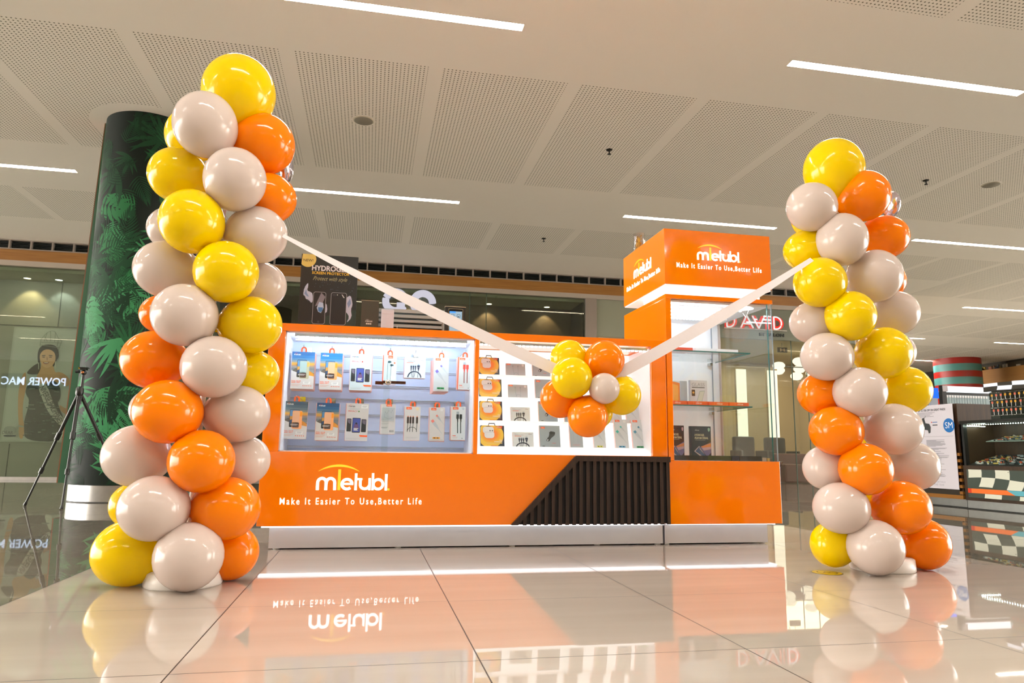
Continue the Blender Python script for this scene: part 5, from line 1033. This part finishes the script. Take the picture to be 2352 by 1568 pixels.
# ------------------------------------------------------------------ floor sticker
t = thing('floor_sticker', 'round yellow ringed sticker on the floor below the right column', 'sticker', (2.268, 3.27, 0)); Yk = M('sticker_yellow', '#c9a80e', .35); Dk = M('sticker_line', '#4a3d14', .4)
b = B()
for r1, r2, z_, mt in ((.0001, .074, .0009, Dk), (.0001, .070, .0013, Yk), (.044, .049, .0017, Dk), (.012, .015, .0017, Dk)): b.lathe([(r1, z_), (r2, z_), (r2, 0)], mt, (2.268, 3.27, 0), 40, False)
b.frame((2.268, 3.27, .0018), (1, 0, 0), (0, 0, 1), (0, 1, 0)).stroke([(-.03, -.01), (0, .02), (.03, -.005)], .004, Dk).frame(); b.obj('printed_disc', t)
# ------------------------------------------------------------------ tripod
t = thing('tripod', 'black camera tripod with small ball head beside the jungle pillar', 'tripod', (-2.82, 7.7, 0)); TB = M('tripod_black', '#0f110f', .35); hub = Vector((-2.83, 7.7, 1.13)); cx_ = -2.82
B().tube([(hub.x+.012, 7.7, 1.0), (hub.x+.018, 7.7, 1.29)], .014, TB).lathe([(.03, -.05), (.036, -.03), (.036, .02), (.02, .04)], TB, tuple(hub), 16).obj('centre_column', t)
for k, ft in enumerate(((-3.30, 7.938, 0), (-2.776, 7.43, 0), (-2.33, 7.93, 0))):
    f_ = Vector(ft); a = hub+Vector((0, 0, -.01)); d = f_-a; b = B()
    b.tube([tuple(a), tuple(a+d*.40)], .017, TB, 10).tube([tuple(a+d*.38), tuple(a+d*.70)], .0125, TB, 10).tube([tuple(a+d*.68), tuple(a+d*.985)], .0095, TB, 10); l_ = b.obj('leg', t)
    B().tube([tuple(a+d*.36), tuple(a+d*.42)], .024, TB, 10).obj('leg_lock', l_); B().tube([tuple(a+d*.67), tuple(a+d*.715)], .020, TB, 10).obj('leg_lock', l_); B(True).tube([tuple(a+d*.97), tuple(a+d*.995)], [.014, .016], TB, 10).obj('rubber_foot', l_)
h = B(); h.ball((hub.x+.018, 7.7, 1.31), .026, TB).box(hub.x-.01, hub.x+.046, 7.675, 7.725, 1.335, 1.352, TB).box(hub.x-.015, hub.x+.055, 7.67, 7.73, 1.352, 1.362, TB); hd = h.obj('ball_head', t)
B().tube([(hub.x-.055, 7.7, 1.32), (hub.x-.02, 7.7, 1.32)], .016, TB).ball((hub.x+.018, 7.672, 1.31), .014, M('copper_knob', '#b06a3a', .3, metal=.8)).box(hub.x-.03, hub.x-.01, 7.685, 7.715, 1.345, 1.362, M('brass_knob', '#9a7a1a', .3, metal=.8)).obj('knob', hd)
# ------------------------------------------------------------------ race themed kiosk at right
KX = 6.9; DBR = wood('dark_walnut', '#2a1a0c', '#3f2814', (8, 8, .8), .45, 5.)
k3 = thing('dark_kiosk', 'dark wooden kiosk with chequered flag panels, cut by the right edge', 'kiosk', (7.5, 6.6, 0))
B().box(KX+.03, 8.4, 5.2, 7.26, .012, .10, STEEL).box(KX+.02, 8.4, 5.2, 7.27, 0, .012, BLACK).obj('plinth', k3)
b = B().box(KX, 8.4, 5.2, 7.25, .10, .50, DBR).box(KX, 8.4, 5.2, 7.25, .985, 1.02, M('top_black', '#15130f', .3)).box(KX, KX+.05, 7.20, 7.25, .50, .985, BLACK).box(7.35, 8.4, 5.2, 7.25, .50, .985, DBR).box(KX, 8.4, 7.23, 7.25, .50, .985, M('kiosk_end', '#4a3520', .5)); b.obj('cabinet', k3)
# chequered panels (wavy flag)
WQ = K('#d9dccb'); DQ = K('#3f4a42')
def flag(b, L_, h, nx, nz, ph=0., c1=WQ, c2=DQ):
    for i in range(nx):
        for j in range(nz):
            pts = []
            for (u, v) in ((i, j), (i+.25, j), (i+.5, j), (i+.75, j), (i+1, j), (i+1, j+.5), (i+1, j+1), (i+.75, j+1), (i+.5, j+1), (i+.25, j+1), (i, j+1), (i, j+.5)):
                x = L_*u/nx+.10*h*math.sin(v*1.6+ph)+.25*h*v/nz-.12*h; z = h*v/nz+.10*h*math.sin(2*PI*u/nx*1.4+ph+.6); pts.append((min(L_, max(0, x)), min(h, max(0, z))))
            b.poly(pts, c1 if (i+j) % 2 else c2, -.0012)
b = B().box(KX-.006, KX, 5.2, 7.20, .135, .455, DQ); b.frame((KX-.006, 7.20, .240), (0, -1, 0), (1, 0, 0), (0, 0, 1)); flag(b, 2.0, .215, 11, 2)
b.frame((KX-.006, 7.20, .135), (0, -1, 0), (1, 0, 0), (0, 0, 1)); flag(b, 2.0, .050, 9, 1, 1.); b.poly([(0, .052), (.62, .052), (.52, .103), (0, .103)], K('#f2762e'), -.0016).poly([(.62, .052), (2.0, .052), (2.0, .103), (.52, .103)], K('#5fb0c0'), -.0016).rect(0, .05, .052, .103, K('#d4401c'), -.002)
for x, z in ((.02, .02), (.56, .30)): b.disc(x, z, .005, BLACK, -.003, n=8)
b.obj('flag_panel', k3)
b = B().box(KX, KX+.006, 5.2, 7.20, .50, .985, GLASS); b.obj('front_glass', k3)
B().prism([(KX+.02, .502), (7.34, .502), (7.34, .632), (KX+.02, .510)], 5.2, 7.19, M('tray_black', '#131311', .4)).prism([(KX+.10, .772), (7.34, .840), (7.34, .848), (KX+.10, .780)], 5.2, 7.0, K('#7f8f86')).obj('shelf', k3)
def stuffy(z0, y1, n, nm, lb, sd):
    rnd = random.Random(sd); b = B(); cols = ['#c9b45a', '#d9d9d0', '#8fa3a8', '#2c3434', '#1b2426', '#5a6a6c', '#c0562e', '#20404a', '#b9c4c0']
    for k in range(n):
        x = rnd.uniform(KX+.04+(.08 if z0 > .7 else 0), 7.30); y = rnd.uniform(5.25, y1); a = rnd.uniform(-.5, .5)+1.2; l_ = rnd.uniform(.03, .08); w_ = rnd.uniform(.006, .016)
        b.frame((x, y, (z0-.001+(x-KX-.02)*.282) if z0 < .7 else .781+(x-KX-.10)*.20), (math.cos(a), math.sin(a), .26*math.cos(a)), (-math.sin(a), math.cos(a), -.26*math.sin(a))).box(-l_/2, l_/2, -w_/2, w_/2, 0, rnd.uniform(.006, .018), K(rnd.choice(cols)))
    tag(b.obj(nm), lb, 'merchandise', kind='stuff')
stuffy(.512, 7.15, 420, 'small_trinkets', 'jumble of small metal trinkets on the lower tray of the dark kiosk', 2)
stuffy(.783, 6.95, 300, 'flat_trinkets', 'jumble of flat packets on the upper shelf of the dark kiosk', 9)
b = B(); LD = EM('kiosk_led', (.86, 1., .86), 30.)
for i in range(60): b.box(KX+.03, KX+.036, 7.17-i*.032-.007, 7.17-i*.032, .965, .972, LD)
for i in range(12): b.box(KX+.03+i*.022, KX+.037+i*.022, 7.17, 7.176, .955, .962, LD)
for i in range(40): b.box(7.30, 7.306, 6.6-i*.032-.007, 6.6-i*.032, .94-.001*i, .947-.001*i, LD)
b.obj('led_strip', k3)
b = B().box(KX-.01, KX+.02, 5.2, 6.86, 1.335, 1.425, M('header_dark', '#1b1a17', .4)); b.frame((KX-.0105, 6.86, 1.335), (0, -1, 0), (1, 0, 0), (0, 0, 1)); WH2 = EM('header_white', (.86, .86, .9), .9); flag(b, 1.66, .09, 9, 2, .4, WH2, K('#2a251c')); b.obj('lit_header', k3)
# clear rack of hanging keychains
t = thing('keychain_rack', 'clear acrylic rack hung with rows of keychains on the dark kiosk', 'rack', (KX+.05, 6.3, 1.02)); ACL = glass('rack_clear', (.72, .78, .78), 1.5, 1.3)
B().box(KX+.02, KX+.026, 5.2, 6.82, 1.02, 1.33, ACL).box(KX+.02, KX+.16, 6.81, 6.82, 1.02, 1.33, ACL).box(KX+.15, KX+.155, 5.2, 6.82, 1.02, 1.19, M('rack_back', '#20251f', .5)).obj('case', t)
b = B()
for z in (1.315, 1.235, 1.145, 1.06):
    b.tube([(KX-.0, 6.80, z), (KX-.0, 5.2, z)], .002, CHROME, 5)
b.obj('rails', t)
rnd = random.Random(8); n_ = 0
for z in (1.31, 1.23, 1.14):
    for i in range(13):
        y = 6.76-.058*i-rnd.uniform(0, .012); c_ = rnd.choice(('#c9921c', '#c9563a', '#c9a040', '#c97a5a'))
        if n_ == 0:
            proto = thing('keychain', 'keychain with a small coloured tag on the clear rack', 'keychain', (KX-.006, y, z), 'keychains on the clear rack')
            B().tube([(KX-.006, y, z-.012), (KX-.006, y, z-.075)], .0015, CHROME, 5).obj('chain', proto); B().box(KX-.010, KX-.003, y-.009, y+.009, z-.012, z+.0, K('#23271f')).obj('clasp', proto)
            B().box(KX-.010, KX-.005, y-.010, y+.010, z-.036, z-.012, K('#c9921c')).obj('tag', proto)
        else:
            r = proto.copy(); COL.objects.link(r); r.location = (KX-.006, y, z)
            for ch in list(proto.children):
                c = ch.copy(); COL.objects.link(c); c.parent = r
                if ch.name.startswith('tag') and rnd.random() < .45: c.data = c.data.copy(); c.data.materials[0] = K('#c9664e')
        n_ += 1
# end unit with notice, light box, clear hanging packs
t = thing('end_cabinet', 'dark brown cabinet end with an orange striped edge behind the paper notice', 'cabinet', (7.3, 7.6, 0)); OS = K('#8a5a1e')
B().box(KX+.06, 7.7, 7.30, 8.2, .0, .012, BLACK).box(KX+.08, 7.7, 7.32, 8.2, .012, .105, STEEL).obj('plinth', t)
B().box(KX+.03, 7.75, 7.30, 8.25, .105, 1.235, DBR).obj('body', t)
b = B()
for i in range(7): b.box(KX+.0, KX+.03, 7.285, 7.33, .16+.075*i, .195+.075*i, OS)
b.box(KX, KX+.03, 7.285, 8.25, .105, .150, OS).box(KX+.005, KX+.03, 7.33, 8.25, .15, .22, M('stripe_dark', '#2b2318', .5)); b.obj('striped_edge', t)
t = thing('paper_notice', 'tall white printed notice with a blue round mark and a scooter picture', 'poster', (KX, 7.6, .215)); PAP = K('#cfcbd2')
b = B().frame((KX-.012, 7.94, .215), (0, -1, 0), (1, 0, 0), (0, 0, 1)); b.box(0, .62, 0, .004, 0, 1.02, PAP); TX = K('#8c8a92')
b.text("UP TO 70% OFF ON GREAT FINDS!", .07, .945, K('#3a3a3e'), w=.44, h=.028, y=-.001, bold=.03); lines(b, .07, .34, .925, 4, '#8c8a92', .016, .006, -.001)
b.poly([(.11, .66), (.13, .70), (.14, .80), (.125, .86), (.16, .87), (.18, .80), (.24, .79), (.26, .75), (.25, .68), (.22, .67), (.21, .71), (.15, .72), (.15, .67)], K('#33383a'), -.001).stroke([(.165, .86), (.19, .89)], .006, K('#33383a'), -.001)
b.rect(.27, .285, .80, .815, K('#c9452e'), -.001).rect(.29, .37, .80, .812, K('#6f86b4'), -.001).rect(.29, .37, .765, .778, K('#55555c'), -.001)
b.disc(.545, .76, .085, K('#1d6cb4'), -.001, n=32); b.text('SM', .545, .725, K('#e3e6ec'), w=.115, h=.075, y=-.0015, align='c')
b.rect(.1, .6, .63, .633, TX, -.001)
rnd = random.Random(6); z = .585
while z > .14:
    b.rect(.17, .17+rnd.uniform(.10, .34), z, z+.005, TX, -.001); b.rect(.02, .02+rnd.uniform(.03, .10), z, z+.005, TX, -.001) if rnd.random() < .7 else None
    z -= .0085 if rnd.random() < .85 else .022
b.text('GET MORE DETAILS', .10, .07, K('#9d9ba6'), w=.32, h=.02, y=-.001).text('SALE OF THE YEAR', .10, .035, K('#9d9ba6'), w=.30, h=.02, y=-.001)
b.obj('sheet', t); B().frame((KX-.012, 7.94, .215), (0, -1, 0), (1, 0, 0), (0, 0, 1)).box(-.06, -.004, .001, .004, .62, 1.0, K('#1c5c94')).text('Y', -.055, .84, K('#d9c23a'), w=.04, h=.05, y=-.001, bold=.03).rect(-.012, -.004, .62, 1.0, K('#c9562e'), -.001).obj('blue_sheet', t)
t = thing('light_box', 'white tubular light box over hanging clear packs, far right', 'light', (7.68, 7.9, 1.43)); 
B(True).tube([(7.36, 7.9, 1.475), (8.02, 7.9, 1.475)], .040, EM('lightbox_tube', (1., .96, .98), 1.15), 16).obj('diffuser', t); B().box(7.30, 8.05, 7.93, 7.96, 1.24, 1.435, M('rack_black', '#0e0f10', .4)).box(7.28, 7.345, 7.88, 7.93, 1.24, 1.52, M('rack_black', '#0e0f10')).box(7.29, 7.36, 7.87, 7.93, 1.44, 1.515, K('#b9b2b6')).obj('housing', t)
CPK = M('clear_pack', '#9fb2b6', .15); 
b = B(); nW = 16; proto = None
for i in range(nW):
    x = 7.37+.040*i
    if proto is None:
        proto = thing('clear_pack', 'small clear pack hanging in the row under the light box', 'package', (x, 7.90, 1.40), 'clear packs under the light box')
        B().box(x-.016, x+.016, 7.898, 7.908, 1.285, 1.385, CPK).obj('pouch', proto); B().box(x-.012, x+.012, 7.894, 7.898, 1.365, 1.395, K('#e6e6e6')).obj('header_card', proto)
    else:
        r = proto.copy(); COL.objects.link(r); r.location.x = x
        for ch in list(proto.children): c = ch.copy(); COL.objects.link(c); c.parent = r
B().box(7.35, 8.03, 7.91, 7.925, 1.236, 1.40, K('#8fa0a4')).obj('pack_backing', t)
t = thing('blue_screen', 'tiny glowing blue screen on a white post near the notice', 'screen', (7.5, 8.9, 1.24)); B().box(7.95, 8.16, 8.9, 8.95, 1.45, 1.60, EM('blue_glow', (.02, .12, .9), 1.1)).obj('display', t); B().box(8.02, 8.14, 8.9, 8.95, 0, 1.45, K('#8f98a6')).obj('post', t)
# ------------------------------------------------------------------ tidy helper properties
for o in bpy.data.objects:
    if '_w' in o: del o['_w']
